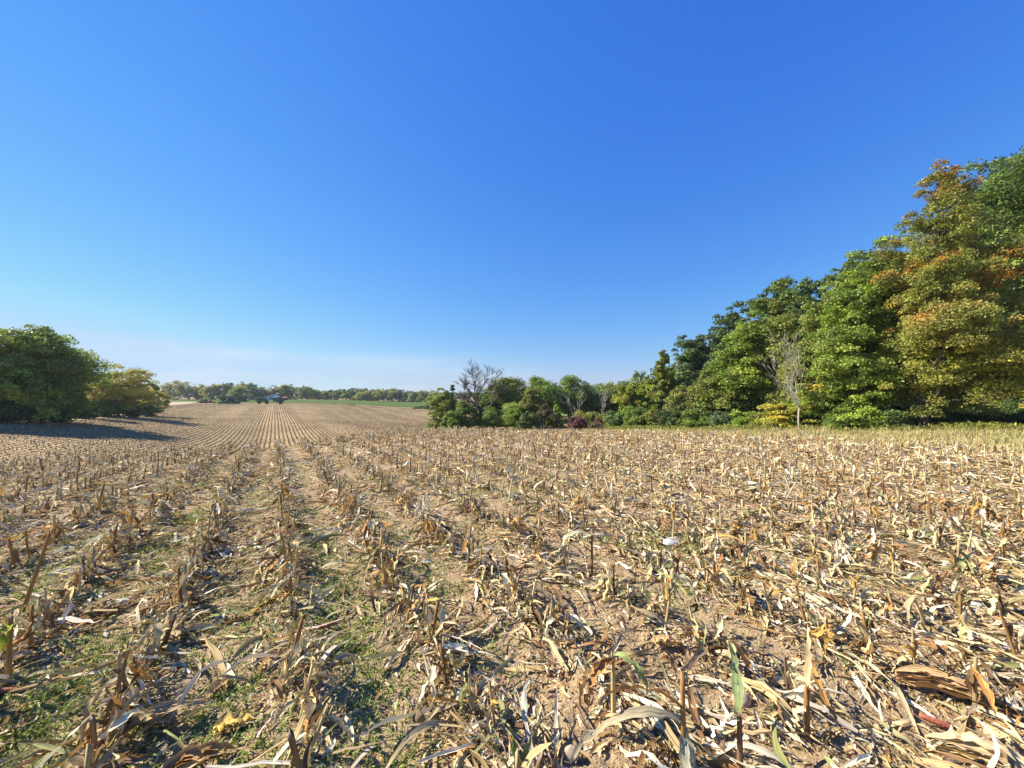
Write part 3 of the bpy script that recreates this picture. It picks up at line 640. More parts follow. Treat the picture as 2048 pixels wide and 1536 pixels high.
husk(545, 1212, .9, .16, .045, (.62, .47, .14), 'golden husk beside the leafy row')
husk(420, 1508, .45, .30, .045, (.50, .30, .12), 'long brown husk at the bottom edge')
husk(1890, 1395, -.65, .46, .045, (.56, .38, .20), 'big pinkish-tan bundle of leaves near the bottom corner', 10)
husk(1960, 1520, -.6, .42, .045, (.66, .52, .30), 'broad straw-coloured husk running out of the bottom corner', 8)
husk(1330, 1290, -.05, .24, .05, (.70, .50, .24), 'split straw-coloured husk on the soil in the middle distance of stubs')
husk(330, 1450, .75, .5, .035, (.58, .42, .22), 'very long folded tan leaf bundle across the bottom of the tracks', 5)
husk(270, 1412, .5, .2, .08, (.74, .64, .44), 'crumpled cream husk on top of the fallen leaves', 5)

# ------------------------------------------------------------------ trees
def limb_tubes(mb, p0, p1, r0, r1, bend=.12, n=7, seg=5):
    p0, p1 = Vector(p0), Vector(p1); L = (p1 - p0).length; pts = []; rr = []
    j = Vector((random.gauss(0, 1), random.gauss(0, 1), random.gauss(0, .5))) * L * bend
    for i in range(seg + 1):
        t = i / seg; pts.append(p0.lerp(p1, t) + j * math.sin(math.pi * t)); rr.append(r0 + (r1 - r0) * t)
    mb.tube(pts, rr, n, False); return pts
def prof(kind, f):
    f = np.asarray(f)
    if kind == 'cone': return np.clip((1 - f) ** .72 * (.55 + .45 * np.clip(f / .16, 0, 1)) * 1.05, .06, 1)
    if kind == 'column': return np.clip(np.sin(np.pi * np.clip(f * .86 + .14, 0, 1)) ** .45, .12, 1)
    if kind == 'vase': return np.clip(np.sin(np.pi * np.clip(f * .72 + .2, 0, 1)) ** .6 * (.55 + .45 * f), .1, 1)
    return np.clip(np.sin(np.pi * np.clip(f * .80 + .14, 0, 1)) ** .6, .1, 1)
def make_crown(Hh, base, R, kind, ncl, nleaf, ls, palette, seed, accents=(), flat=.72, clump=.2, hfun=None):
    r_ = np.random.default_rng(seed); nleaf = int(nleaf * 2.0); ls = ls * .70
    # boughs: big masses of different size that give the crown its broken outline
    nb = {'round': 20, 'column': 24, 'cone': 95, 'vase': 12}[kind]
    fb = (np.arange(nb) + r_.uniform(.1, .9, nb)) / nb; ab = np.arange(nb) * 2.4 + r_.uniform(-.6, .6, nb) + seed
    pb = prof(kind, fb); br = R * {'round': .50, 'column': .54, 'cone': .27, 'vase': .48}[kind] * r_.uniform(.6, 1.25, nb) * (.4 + .6 * pb)
    rb = np.maximum(R * pb - br * .8, 0) * r_.uniform(.35, 1.15, nb); vs = {'round': 1.05, 'column': 1.1, 'cone': .95, 'vase': .8}[kind] * r_.uniform(.7, 1.3, nb)
    bx, by, bz = np.cos(ab) * rb, np.sin(ab) * rb, base + (Hh - base) * (.03 + .83 * fb)
    ncl = int(ncl); kb = r_.choice(nb, ncl, p=br ** 2 / (br ** 2).sum()); d = r_.normal(size=(ncl, 3)); d /= np.linalg.norm(d, axis=1, keepdims=True); d[:, 2] = np.where(d[:, 2] < -.5, -d[:, 2], d[:, 2])
    q_ = np.clip(r_.random(ncl) ** .33, .3, 1)
    cx_ = bx[kb] + d[:, 0] * br[kb] * q_; cy_ = by[kb] + d[:, 1] * br[kb] * q_; cz = bz[kb] + d[:, 2] * (br * vs)[kb] * q_
    rc = np.maximum(br[kb] * (clump / .2) * .34 * r_.uniform(.6, 1.5, ncl), ls * 1.2)
    k = r_.choice(ncl, nleaf, p=(rc ** 2) / (rc ** 2).sum())
    d = r_.normal(size=(nleaf, 3)); d /= np.linalg.norm(d, axis=1, keepdims=True); d[:, 2] = np.where(d[:, 2] < -.35, -d[:, 2] * .7, d[:, 2])
    sh = rc[k] * (1.1 - .75 * r_.random(nleaf) ** 1.5); flat_ = flat * r_.uniform(.7, 1.3, ncl)[k]
    P = np.stack([cx_[k] + d[:, 0] * sh, cy_[k] + d[:, 1] * sh, cz[k] + d[:, 2] * sh * flat_ - .22 * flat_ * sh * (d[:, 0] ** 2 + d[:, 1] ** 2)], -1)
    sc = (Hh - base) / max(np.percentile(P[:, 2], 99.8) - base, .1); lo = P[:, 2] > base
    P[:, 2] = np.where(lo, base + (P[:, 2] - base) * sc, P[:, 2]); cz = np.where(cz > base, base + (cz - base) * sc, cz)
    P[:, 2] = np.where(P[:, 2] < .05, .05 + r_.random(nleaf) * .3, P[:, 2])
    out = np.stack([P[:, 0], P[:, 1], (P[:, 2] - base - (Hh - base) * .4) * .5], -1); out /= np.linalg.norm(out, axis=1, keepdims=True) + 1e-6
    nm = out * .45 + np.array([0, 0, .5]) + r_.normal(size=(nleaf, 3)) * .7; nm /= np.linalg.norm(nm, axis=1, keepdims=True)
    t1 = np.cross(nm, r_.normal(size=(nleaf, 3))); t1 /= np.linalg.norm(t1, axis=1, keepdims=True); t2 = np.cross(nm, t1)
    s = ls * r_.uniform(.6, 1.3, (nleaf, 1)); fo = nm * s * r_.uniform(-.25, .25, (nleaf, 1))
    V = np.stack([P - t1 * s * .6, P - t2 * s * .42 + fo, P + t1 * s * .62, P + t2 * s * .42 + fo], 1)
    pal = np.array(palette); cc = pal[r_.integers(0, len(pal), nb)][kb][k] * .35 + pal[r_.integers(0, len(pal), ncl)][k] * .35 + pal[r_.integers(0, len(pal), nleaf)] * .30
    cc = cc * r_.uniform(.72, 1.30, (ncl, 1))[k] * r_.uniform(.8, 1.2, (nleaf, 1))
    for (pr, cols, zlo, zhi) in accents:            # clumps that have turned colour
        hf = (P[:, 2] - base) / (Hh - base); fz = np.clip((hf - zlo) / .06, 0, 1) * np.clip((zhi - hf) / .06, 0, 1)
        az_ = np.arctan2(P[:, 1], P[:, 0]); nz_ = fbm(az_ * 2.6 + zlo * 50 + 9, P[:, 2] * 1.3 + pr * 70, seed + int(zlo * 100), 3)
        wt = np.clip((nz_ - (.66 - .35 * pr)) * 7, 0, 1) * fz; mk = r_.random(nleaf) < wt * .85; ac = np.array(cols); ci = r_.integers(0, len(ac), mk.sum()); m_ = r_.uniform(.35, 1, (mk.sum(), 1))
        cc[mk] = (ac[ci] * m_ + cc[mk] * (1 - m_)) * r_.uniform(.8, 1.25, (mk.sum(), 1))
    q = np.arange(nleaf * 4).reshape(-1, 4)
    return V.reshape(-1, 3), q, np.clip(np.repeat(cc, 4, 0), 0, .8), np.stack([cx_, cy_, cz], -1)
G_MID = [(0.152, 0.226, 0.033), (0.194, 0.271, 0.043), (0.122, 0.190, 0.033), (0.234, 0.290, 0.051)]
G_BRIGHT = [(0.201, 0.297, 0.032), (0.255, 0.348, 0.041), (0.167, 0.245, 0.032), (0.316, 0.371, 0.048)]
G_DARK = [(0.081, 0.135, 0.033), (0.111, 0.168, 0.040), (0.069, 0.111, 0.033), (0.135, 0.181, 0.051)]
G_BLUE = [(0.101, 0.159, 0.058), (0.126, 0.190, 0.070), (0.090, 0.138, 0.053), (0.152, 0.208, 0.077)]
G_OLIVE = [(0.215, 0.235, 0.048), (0.265, 0.271, 0.057), (0.174, 0.190, 0.043), (0.316, 0.299, 0.062)]
G_YELL = [(0.330, 0.339, 0.046), (0.404, 0.385, 0.056), (0.275, 0.292, 0.046), (0.459, 0.385, 0.063)]
G_FALL = [(0.409, 0.344, 0.062), (0.490, 0.362, 0.062), (0.326, 0.290, 0.057), (0.286, 0.271, 0.062)]
OR_RED = [(0.620, 0.200, 0.044), (0.620, 0.309, 0.051), (0.620, 0.362, 0.062)]
OR_YEL = [(0.620, 0.616, 0.057), (0.620, 0.620, 0.077), (0.620, 0.471, 0.051)]
G_MAPLE = [(0.221, 0.250, 0.048), (0.267, 0.275, 0.053), (0.195, 0.232, 0.044), (0.305, 0.275, 0.057), (0.240, 0.287, 0.055)]
GL = 'trees on the shaded side of the field'
tree_i = 0
def tree(name, px_, Z, top, R, kind, pal, label, leaves, ls, cat='tree', group=None, base=.12, accents=(), flat=.72, clump=.2, ncl=None, bark=None, trunk_px=None, sink=.05):
    """a tree whose foot stands at that bearing and depth and whose top reaches the photo row `top`"""
    global tree_i; tree_i += 1
    if group == 'trees and shrubs of the middle hedge': pal = [tuple(v * 1.2 for v in c_) for c_ in pal]; ls *= .85; leaves = int(leaves * 1.35)
    if group == GL: pal = [tuple(v * k for v, k in zip(c_, (1.75, 1.6, 1.3))) for c_ in pal]
    x, y = at(px_, Z); z = gz(x, y); R *= y / Z; ls *= y / Z; Z = y; Hh = EYE + Z * (HY - top) / F - z
    root = empty(name, (x, y, z - sink), 0)
    V, q, c, cl = make_crown(Hh, Hh * base, R, kind, ncl or max(70, leaves / 90), leaves, ls, pal, 100 + tree_i * 7, accents, flat, clump)
    mb = MB(); tr = max(.05, Hh * .02); tx = 0 if trunk_px is None else (trunk_px - px_) / F * Z
    spine = limb_tubes(mb, (tx, 0, 0), (0, 0, Hh * .82), tr, tr * .18, .025, 8, 8)
    nb = min(len(cl), 16 if Z < 60 else 7)
    for i in np.argsort(np.random.default_rng(tree_i).random(len(cl)))[:nb]:
        e = Vector(cl[i]); hz = max(Hh * .12, min(e.z * .62, Hh * .7)); t = hz / (Hh * .82); b = spine[min(8, int(t * 8))]
        limb_tubes(mb, b, e, tr * (1 - t) * .5 + .015, .012, .08, 5, 4)
    mb.build('trunk', bark or M_BARK, root, True)
    mesh_np('crown', V, q, M_TREE, root, c, None, False)
    return tag(root, label, cat, group)
GW = 'trees along the edge of the woods'
tree('maple_tree', 1905, 22, 334, 5.6, 'cone', G_MAPLE, 'big maple turning red, orange and yellow at the edge of the woods', 110000, .14, group=GW, base=.05,
     accents=((.22, [(.40, .25, .06), (.34, .25, .06)], .3, 1.1), (.30, OR_RED, .30, .70), (.75, [(.44, .15, .06), (.38, .20, .07), (.46, .22, .07)], .86, 1.1), (.15, OR_YEL, .10, .5), (.6, [(.40, .36, .05), (.46, .38, .06), (.34, .34, .05)], -.1, .30)), flat=.7, clump=.2, ncl=1000, trunk_px=1842)
tree('broadleaf_tree', 2130, 26, 262, 6.6, 'round', G_DARK + G_MID, 'tallest dark green tree, cut by the frame edge behind the maple', 90000, .22, group=GW, base=.1, clump=.2)
tree('broadleaf_tree', 1722, 25, 508, 3.4, 'column', G_BRIGHT + G_MID, 'bright green leafy tree tucked against the maple on its open side', 34000, .19, group=GW, base=.03, flat=.6)
tree('broadleaf_tree', 1985, 34, 318, 4.6, 'round', G_DARK + G_MID, 'tall green tree whose crown rises just behind the red maple top', 26000, .26, group=GW, base=.1)
tree('broadleaf_tree', 1800, 36, 470, 4.8, 'round', G_MID, 'green tree mostly hidden behind the maple and the bright green tree', 20000, .26, group=GW, base=.1)
tree('broadleaf_tree', 1690, 40, 526, 3.6, 'round', G_BLUE, 'bluish-green treetop showing above the bright green tree', 18000, .27, group=GW, base=.15)
tree('broadleaf_tree', 1622, 38, 556, 3.4, 'round', G_BLUE + G_MID, 'bluish-green tree behind the leafless grey tree', 18000, .26, group=GW, base=.15)
tree('broadleaf_tree', 1548, 37, 562, 3.6, 'round', G_BLUE + G_MID, 'tall grey-green tree with a domed top rising behind the olive tree', 20000, .26, group=GW, base=.12)
tree('broadleaf_tree', 1474, 40, 604, 3.4, 'round', G_BLUE + G_DARK, 'grey-green tree standing one step lower than the domed tree', 18000, .27, group=GW, base=.12)
tree('broadleaf_tree', 1390, 44, 672, 3.7, 'round', G_BLUE + G_DARK, 'dark bluish round tree behind the yellow-green pointed tree', 18000, .27, group=GW, base=.1)
tree('broadleaf_tree', 1325, 38, 703, 2.7, 'cone', G_BRIGHT + G_OLIVE, 'yellow-green pointed tree at the low end of the woods', 18000, .22, group=GW, base=.03, clump=.27)
tree('broadleaf_tree', 1268, 40, 757, 2.1, 'round', G_YELL + G_BRIGHT, 'small bright yellow-green tree ending the woods beside the meadow', 12000, .2, group=GW, base=.03, clump=.24)
tree('broadleaf_tree', 1585, 31, 600, 3.0, 'column', G_OLIVE + G_MID, 'olive-green tree directly behind the leafless grey tree', 24000, .21, group=GW, base=.08)
tree('broadleaf_tree', 1500, 33, 628, 3.0, 'column', G_BRIGHT + G_MID, 'bright mid-green tree with drooping layers beside the leafless grey tree', 24000, .21, group=GW, base=.03, flat=.6)
tree('broadleaf_tree', 1658, 28, 600, 2.9, 'column', G_MID + G_OLIVE, 'green tree filling the gap between leafless tree and bright green tree', 22000, .2, group=GW, base=.05)
tree('small_tree', 1425, 34, 745, 2.5, 'round', G_MID + G_OLIVE, 'low mid-green tree in front of the dark bluish tree', 13000, .2, group=GW, base=.03, clump=.24)
tree('small_tree', 1372, 35, 772, 2.1, 'round', G_OLIVE, 'low olive bushy tree under the yellow-green pointed tree', 10000, .2, group=GW, base=.02, clump=.24)
tree('small_maple', 1560, 27.5, 806, 1.5, 'round', G_OLIVE + OR_YEL, 'low yellow and orange sapling left of the grey leafless trunk', 6500, .15, group=GW, base=.15, clump=.3, flat=.35)
tree('small_maple', 1640, 26.5, 765, 1.7, 'round', G_OLIVE + OR_YEL, 'orange and yellow sapling right of the grey leafless trunk', 7500, .15, group=GW, base=.3, clump=.24, flat=.3, accents=((.3, [(.52, .24, .06), (.5, .33, .08)], 0, 1),))
# trees deeper in the woods
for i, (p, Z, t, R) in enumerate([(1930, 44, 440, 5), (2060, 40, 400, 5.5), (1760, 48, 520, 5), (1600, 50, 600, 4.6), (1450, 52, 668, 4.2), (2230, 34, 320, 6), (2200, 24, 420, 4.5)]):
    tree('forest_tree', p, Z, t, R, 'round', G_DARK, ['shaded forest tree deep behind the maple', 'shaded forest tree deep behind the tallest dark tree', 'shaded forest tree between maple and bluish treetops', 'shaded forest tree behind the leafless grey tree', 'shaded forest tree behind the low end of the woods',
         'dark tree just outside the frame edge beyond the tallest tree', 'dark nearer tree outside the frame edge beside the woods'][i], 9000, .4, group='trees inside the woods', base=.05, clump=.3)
# the mass of the woods behind them
VV, QQ, CC = [], [], []; o = 0
for i in range(34):
    p = 1330 + i * 33 + rng.normal() * 10; Z = rng.uniform(50, 64); x, y = at(p, Z); Z = y
    Hh = EYE + Z * (HY - np.interp(p, [1330, 1500, 1700, 2000, 2500], [745, 660, 585, 480, 420])) / F - gz(x, y); V, q, c, cl = make_crown(Hh, 0, 5.5, 'column', 40, 1500, .75, G_DARK, 700 + i, clump=.3)
    VV.append(V + np.array([x, y, gz(x, y)])); QQ.append(q + o); CC.append(c); o += len(V)
tag(mesh_np('woods_interior', np.concatenate(VV), np.concatenate(QQ), M_TREE, None, np.concatenate(CC), None, False), 'dark mass of the woods behind the edge trees', 'woods', kind='stuff')
# undergrowth shrubs
GS = 'shrubs along the edge of the woods'
sh = [(1268, 36, 812, 1.3, G_MID, 'green shrub at the foot of the small yellow-green tree'), (1305, 35, 818, 1.3, G_OLIVE, 'olive shrub at the foot of the pointed tree'), (1345, 33, 815, 1.4, G_DARK, 'dark green shrub beside the olive shrub'),
      (1392, 32, 818, 1.4, G_MID, 'green shrub below the dark bluish tree'), (1436, 31, 822, 1.3, G_BLUE, 'grey-green shrub below the low mid-green tree'), (1480, 30, 820, 1.3, G_BRIGHT, 'bright green shrub under the drooping layers'),
      (1525, 29, 826, 1.1, G_OLIVE, 'olive shrub between two thin grey trunks'), (1685, 24.5, 815, 1.3, G_MID, 'green shrub under the bright green tree'), (1735, 23.5, 812, 1.3, G_BRIGHT, 'bright shrub under the bright green tree, nearer the maple'),
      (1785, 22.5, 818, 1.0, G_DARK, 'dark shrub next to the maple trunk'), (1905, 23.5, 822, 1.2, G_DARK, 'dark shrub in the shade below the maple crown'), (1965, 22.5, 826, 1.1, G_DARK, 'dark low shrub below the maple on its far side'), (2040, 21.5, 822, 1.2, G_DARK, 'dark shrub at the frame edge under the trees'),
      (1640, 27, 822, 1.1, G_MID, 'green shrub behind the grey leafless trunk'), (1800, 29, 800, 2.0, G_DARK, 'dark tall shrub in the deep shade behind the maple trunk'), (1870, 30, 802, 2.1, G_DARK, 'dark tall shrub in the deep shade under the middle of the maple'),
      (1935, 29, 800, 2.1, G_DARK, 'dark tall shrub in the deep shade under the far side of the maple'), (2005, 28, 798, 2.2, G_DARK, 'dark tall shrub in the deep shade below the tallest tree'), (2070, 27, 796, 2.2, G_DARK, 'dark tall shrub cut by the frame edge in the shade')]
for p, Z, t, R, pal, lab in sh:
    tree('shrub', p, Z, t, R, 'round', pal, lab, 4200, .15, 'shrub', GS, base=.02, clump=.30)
# low leafy fringe where the grass meets the shrubs
n = 26000; u = rng.normal(31.3, .8, n); v = rng.uniform(-16, 30, n); x, y = XY(u, v); ok = in_view(x, y, 80, 3); x, y = x[ok], y[ok]; m = len(x)
pal = np.array(G_MID + G_OLIVE + G_YELL + [(.30, .21, .07)])
V, q, c, uv = ribbons(np.stack([x, y, ground(x, y) + rng.uniform(0, .45, m) * fbm(x * .7, y * .7, 81) * 1.6], -1), rng.uniform(0, 6.28, m), rng.uniform(.08, .2, m), rng.uniform(.05, .11, m), rng.uniform(-.2, 1.0, m), -rng.uniform(0, 1, m), np.zeros(m), np.zeros(m), rng.normal(size=m) * .4, np.zeros(m), pal[rng.integers(0, len(pal), m)], K=2, fold=.2, tip=.3)
tag(mesh_np('undergrowth', V, q, M_TREE, None, c, uv), 'low leafy undergrowth where the dry grass meets the woods', 'undergrowth', kind='stuff')

# leafless trees
def bare_tree(name, px_, Z, top, label, mat, forks, tr, depth=3, spread=.5, seed=1, group=None, cat='dead tree', vine=None):
    random.seed(seed); x, y = at(px_, Z); z = gz(x, y); tr *= y / Z; Z = y; rm = Z * .00022; Hh = EYE + Z * (HY - top) / F - z; root = empty(name, (x, y, z - .05))
    trunk = MB(); br = MB()
    fork = Hh * forks[0]; pts = limb_tubes(trunk, (0, 0, 0), (0, 0, fork), tr, tr * .8, .02, 10, 5)
    def grow(p, d, L, r, lev):
        e = p + d * L; pp = limb_tubes(br, p, e, r, max(r * .45, rm), .10, 5 if r > .03 else 4, 5)
        if lev <= 0: return
        for k in range(5 if Hh > 8 and lev <= 3 else 3):
            t = random.uniform(.3, 1.0) if k else 1.0; b = pp[min(5, int(t * 5))]
            nd = (d + Vector((random.gauss(0, spread), random.gauss(0, spread), random.gauss(.12, spread * .5)))).normalized()
            grow(b, nd, L * random.uniform(.42, .68), max(r * .5 * (1.15 - .4 * t), rm), lev - 1)
    for (dx, dz, dy, Lf, zf) in forks[1:]:
        grow(Vector((0, 0, fork * zf)), Vector((dx, dy, dz)).normalized(), Hh * Lf, tr * .62, depth)
    k_ = Hh / max(v[2] for v in br.v); trunk.v = [(v[0], v[1], v[2] * k_) for v in trunk.v]; br.v = [(v[0], v[1], v[2] * k_) for v in br.v]; fork *= k_
    trunk.build('trunk', mat, root, True); br.build('branches', mat, root, True)
    if vine:
        V, q, c, cl = make_crown(fork * vine[0], .05, tr * 3.2, 'column', 40, vine[1], .14, vine[2], seed, flat=.8, clump=.4)
        mesh_np('creeper', V, q, M_TREE, root, c, None, False)
    return tag(root, label, cat, group)
bare_tree('dead_tree', 1598, 25.5, 645, 'slim grey leafless tree with upright forks standing before the woods', M_DEAD, (.34, (-.30, 1, .1, .42, 1), (-.12, 1, -.1, .5, 1), (.02, 1, .15, .5, .9), (-.5, .9, 0, .34, .95)), .062, 4, .26, 11)
M_DEADB = noise_material('brown_dead_bark', (.07, .055, .045), (.19, .16, .13), 7, .95, .6, .02, stretch=(1, 1, .2))
bare_tree('dead_tree', 960, 50, 708, 'large spreading dead tree with a creeper-covered trunk in the middle hedge', M_DEADB, (.32, (-.95, 1, .2, .30, 1), (-.5, 1, -.3, .36, 1), (-.15, 1, .2, .40, 1), (.12, 1, -.2, .38, .98), (.45, 1, .2, .36, .95), (.85, .9, 0, .34, .8), (-.8, .7, -.3, .24, .95)), .22, 4, .46, 4,
          vine=(1.15, 1500, [(.16, .035, .05), (.20, .05, .06), (.12, .04, .05), (.10, .09, .04)]))
bare_tree('bare_sapling', 1146, 46, 762, 'grey twiggy leafless sapling in the middle hedge', M_DEAD, (.3, (-.2, 1, 0, .45, 1), (.2, 1, .1, .5, 1), (-.5, 1, .1, .35, .9), (.45, 1, 0, .35, .8)), .035, 3, .3, 6)
bare_tree('bare_sapling', 1203, 42, 770, 'thin grey leafless sapling near the meadow gap', M_DEAD, (.4, (-.1, 1, 0, .42, 1), (.2, 1, .1, .4, 1), (.35, 1, 0, .3, .9)), .03, 3, .3, 8)

# the hedge in the middle
GH = 'trees and shrubs of the middle hedge'
hd_ = [(884, 50, 777, 2.2, 'round', G_MID + G_OLIVE, 'green tree ending the middle hedge beside the far field', 9000), (905, 53, 770, 1.2, 'cone', G_DARK, 'small dark pointed tree next to the hedge end', 4500), (932, 47, 802, 2.0, 'round', G_DARK + G_MID, 'low dark green bush in front of the spreading dead tree', 6000),
       (972, 54, 778, 2.4, 'round', G_BLUE + G_MID, 'bluish-green tree right behind the spreading dead tree', 7000), (985, 47, 815, 1.9, 'round', G_MID, 'low green shrub at the foot of the spreading dead tree', 5500), (1018, 53, 755, 2.9, 'round', G_MID + G_OLIVE, 'taller green round tree beside the dead tree', 11000),
       (1030, 46, 806, 1.9, 'round', G_BRIGHT + G_MID, 'bright green bush in front of the taller round tree', 6000), (1060, 46, 775, 1.4, 'column', G_OLIVE, 'olive slender tree in the middle of the hedge', 5500), (1076, 55, 754, 3.2, 'round', G_MID + G_BRIGHT, 'widest green tree at the middle of the hedge', 12000),
       (1092, 44, 808, 1.2, 'column', [(.13, .11, .05), (.16, .12, .06), (.10, .10, .04)], 'brownish thin shrub in front of the widest tree', 3000), (1112, 44, 802, 1.5, 'cone', G_BRIGHT, 'light green pyramid-shaped bush in the hedge', 5500), (1138, 57, 752, 3.0, 'round', G_MID, 'green tree with bare twigs poking from its top', 11000),
       (1178, 60, 764, 3.0, 'round', G_MID + G_BLUE, 'grey-green tree behind the leafless saplings', 10000), (1216, 62, 766, 3.2, 'round', G_OLIVE + G_MID, 'olive-green tree next to the meadow gap', 10000), (1152, 40, 832, 1.1, 'round', [(.13, .04, .05), (.17, .06, .06), (.11, .07, .04)], 'burgundy leafed shrub below the grey sapling', 3200),
       (1196, 39, 836, 1.2, 'round', [(.16, .07, .05), (.19, .11, .06), (.12, .10, .05)], 'reddish-brown shrub at the foot of the thin sapling', 3200), (1232, 38, 822, 1.5, 'round', G_BLUE + G_MID, 'grey-green shrub before the meadow gap', 5000), (1180, 41, 822, 1.4, 'round', G_OLIVE, 'olive shrub between the burgundy and reddish shrubs', 4000),
       (905, 46, 822, 1.7, 'round', G_MID, 'low green shrub at the tip of the hedge', 5000), (1060, 43, 826, 1.4, 'round', G_DARK, 'dark low shrub at the foot of the olive slender tree', 4000), (1248, 66, 762, 3.0, 'round', G_BLUE, 'bluish far tree above the meadow gap', 7000)]
for p, Z, t, R, kd, pal, lab, nl in hd_:
    small = Z < 48 and t > 795
    tree('shrub' if small else 'hedge_tree', p, Z, t, R, kd, pal, lab, nl, .22 if Z < 50 else .27, 'shrub' if small else 'tree', GH, base=.02, clump=.3)

# the tree group on the shaded side of the field
GL = 'trees on the shaded side of the field'
tree('broadleaf_tree', 62, 48, 654, 6.4, 'round', G_MID + G_DARK, 'huge dark rounded tree casting shade over the stubble', 36000, .30, group=GL, base=.02, clump=.2, ncl=300, flat=.7)
tree('broadleaf_tree', -70, 44, 640, 5.6, 'round', G_MID + G_OLIVE, 'large tree cut by the frame edge next to the huge rounded tree', 20000, .38, group=GL, base=.02)
tree('broadleaf_tree', 152, 66, 724, 3.0, 'vase', G_BLUE + G_MID, 'thin-crowned bluish tree between the two big rounded trees', 5000, .34, group=GL, base=.2)
tree('broadleaf_tree', 238, 78, 734, 7.3, 'round', G_OLIVE + G_MID + G_FALL, 'wide yellowish rounded tree next to the far field', 17000, .36, group=GL, base=.12, clump=.2, ncl=200, flat=.7)
tree('broadleaf_tree', 300, 98, 765, 3.8, 'round', G_OLIVE + G_FALL, 'brownish tree at the far end of the shaded tree group', 6000, .42, group=GL, base=.03)
tree('broadleaf_tree', 118, 53, 752, 3.4, 'round', G_DARK, 'dark low tree under the edge of the huge rounded tree', 8000, .34, group=GL, base=.02)
tree('broadleaf_tree', 190, 76, 765, 4.2, 'round', G_DARK + G_MID, 'dark tree in the gap under the wide yellowish tree', 8000, .38, group=GL, base=.02)
tree('broadleaf_tree', -190, 44, 640, 6.0, 'round', G_MID, 'big tree outside the frame beyond the shaded trees', 9000, .45, group=GL, base=.02)
for p, Z, t, R, pal, lab in [(20, 45, 800, 2.1, G_DARK, 'dark bush at the foot of the huge rounded tree'), (112, 52, 806, 2.0, G_DARK, 'dark bush beside the shaded stubble'), (165, 65, 806, 2.4, G_DARK, 'dark bush under the thin-crowned tree'), (212, 74, 798, 2.7, G_MID, 'grey-green bush in front of the wide yellowish tree'),
                          (258, 79, 802, 2.9, G_DARK, 'dark bush below the wide yellowish tree'), (290, 92, 804, 2.5, G_DARK, 'dark bush at the corner of the far field'), (308, 112, 812, 2.0, G_BRIGHT, 'light green bush standing clear at the field corner'), (325, 150, 802, 2.6, G_MID, 'small bush beside the pale dirt track')]:
    tree('shrub', p, Z, t, R, 'round', pal, lab, 3000, .34, 'shrub', 'bushes on the shaded side of the field', base=.02, clump=.33)

# far tree line beyond the green field
GF = 'trees of the far tree line'
far = [(333, 300, 766, 4, G_FALL, 'yellowish far tree'), (350, 290, 761, 8, G_OLIVE + G_FALL, 'pale yellow-green far tree'), (378, 285, 764, 7, G_FALL + G_OLIVE, 'tan-green far tree'), (402, 290, 768, 7, G_FALL, 'brownish far tree'), (425, 280, 768, 7, G_FALL + G_OLIVE, 'olive brown far tree'), (446, 285, 768, 6, G_OLIVE, 'olive far tree'),
       (459, 300, 766, 6, G_DARK, 'dark green far tree'), (478, 270, 772, 6, G_BRIGHT + G_MID, 'fresh green far tree'), (484, 300, 764, 7, G_FALL + [(.30, .14, .05)], 'orange-tinted far tree'), (503, 290, 766, 7, G_BLUE, 'bluish far tree'), (512, 265, 775, 4.5, G_BLUE, 'grey drooping far tree'), (527, 290, 774, 6, G_OLIVE + G_FALL, 'dull olive far tree'),
       (547, 300, 771, 6, G_OLIVE, 'light olive far tree'), (568, 300, 769, 7, G_FALL + G_OLIVE, 'yellow olive far tree'), (583, 305, 769, 7, G_YELL + G_OLIVE, 'pale yellow far tree'), (605, 300, 772, 7, G_OLIVE, 'green-gold far tree'), (628, 310, 779, 7, G_MID, 'mid green far tree'), (652, 310, 782, 7, G_OLIVE, 'low olive far tree'),
       (676, 310, 780, 7, G_MID + G_OLIVE, 'rounded green far tree'), (700, 305, 781, 7, G_MID, 'plain green far tree'), (722, 300, 784, 6, G_YELL, 'yellow far tree'), (738, 300, 781, 6, G_OLIVE, 'golden green far tree'), (758, 300, 778, 7, G_OLIVE + G_FALL, 'tall gold-green far tree'), (782, 300, 777, 7, G_OLIVE, 'leafy olive far tree'),
       (808, 300, 785, 7, G_DARK, 'shadowy far tree'), (830, 295, 784, 7, G_MID, 'dusky green far tree'), (850, 290, 781, 7, G_OLIVE, 'green far tree by the hedge end'), (872, 280, 782, 6, G_YELL + G_OLIVE, 'yellow-green far tree at the hedge end')]
place = ['above the dirt track', 'beside the first pole', 'right of the first pole', 'above the red pickup', 'left of the second pole', 'at the second pole', 'behind the combine', 'just behind the combine cab', 'between combine and tractor, taller', 'between combine and tractor', 'left of the tractor', 'behind the tractor', 'behind the house wing', 'behind the house gable',
         'right of the house', 'two trees right of the house', 'at the dip of the tree line', 'above the wide green field', 'before the dark far woods', 'in the middle of the dark woods', 'standing out before the dark woods', 'beside the yellow tree', 'right of the dark woods', 'second right of the dark woods', 'in a dark stretch near the hedge', 'between the dark stretch and hedge', 'left of the hedge', 'touching the hedge']
for (p, Z, t, R, pal, lab), w in zip(far, place):
    pal = [tuple(min(.5, v * 1.25) for v in c_) for c_ in pal]; R *= 1.05  # distance haze painted into the leaf colours by lightening the palette
    tree('far_tree', p, Z, t, R, 'round', pal, f'{lab} {w}', 3200, .8, 'tree', GF, base=.0, clump=.24, ncl=80, flat=.85)
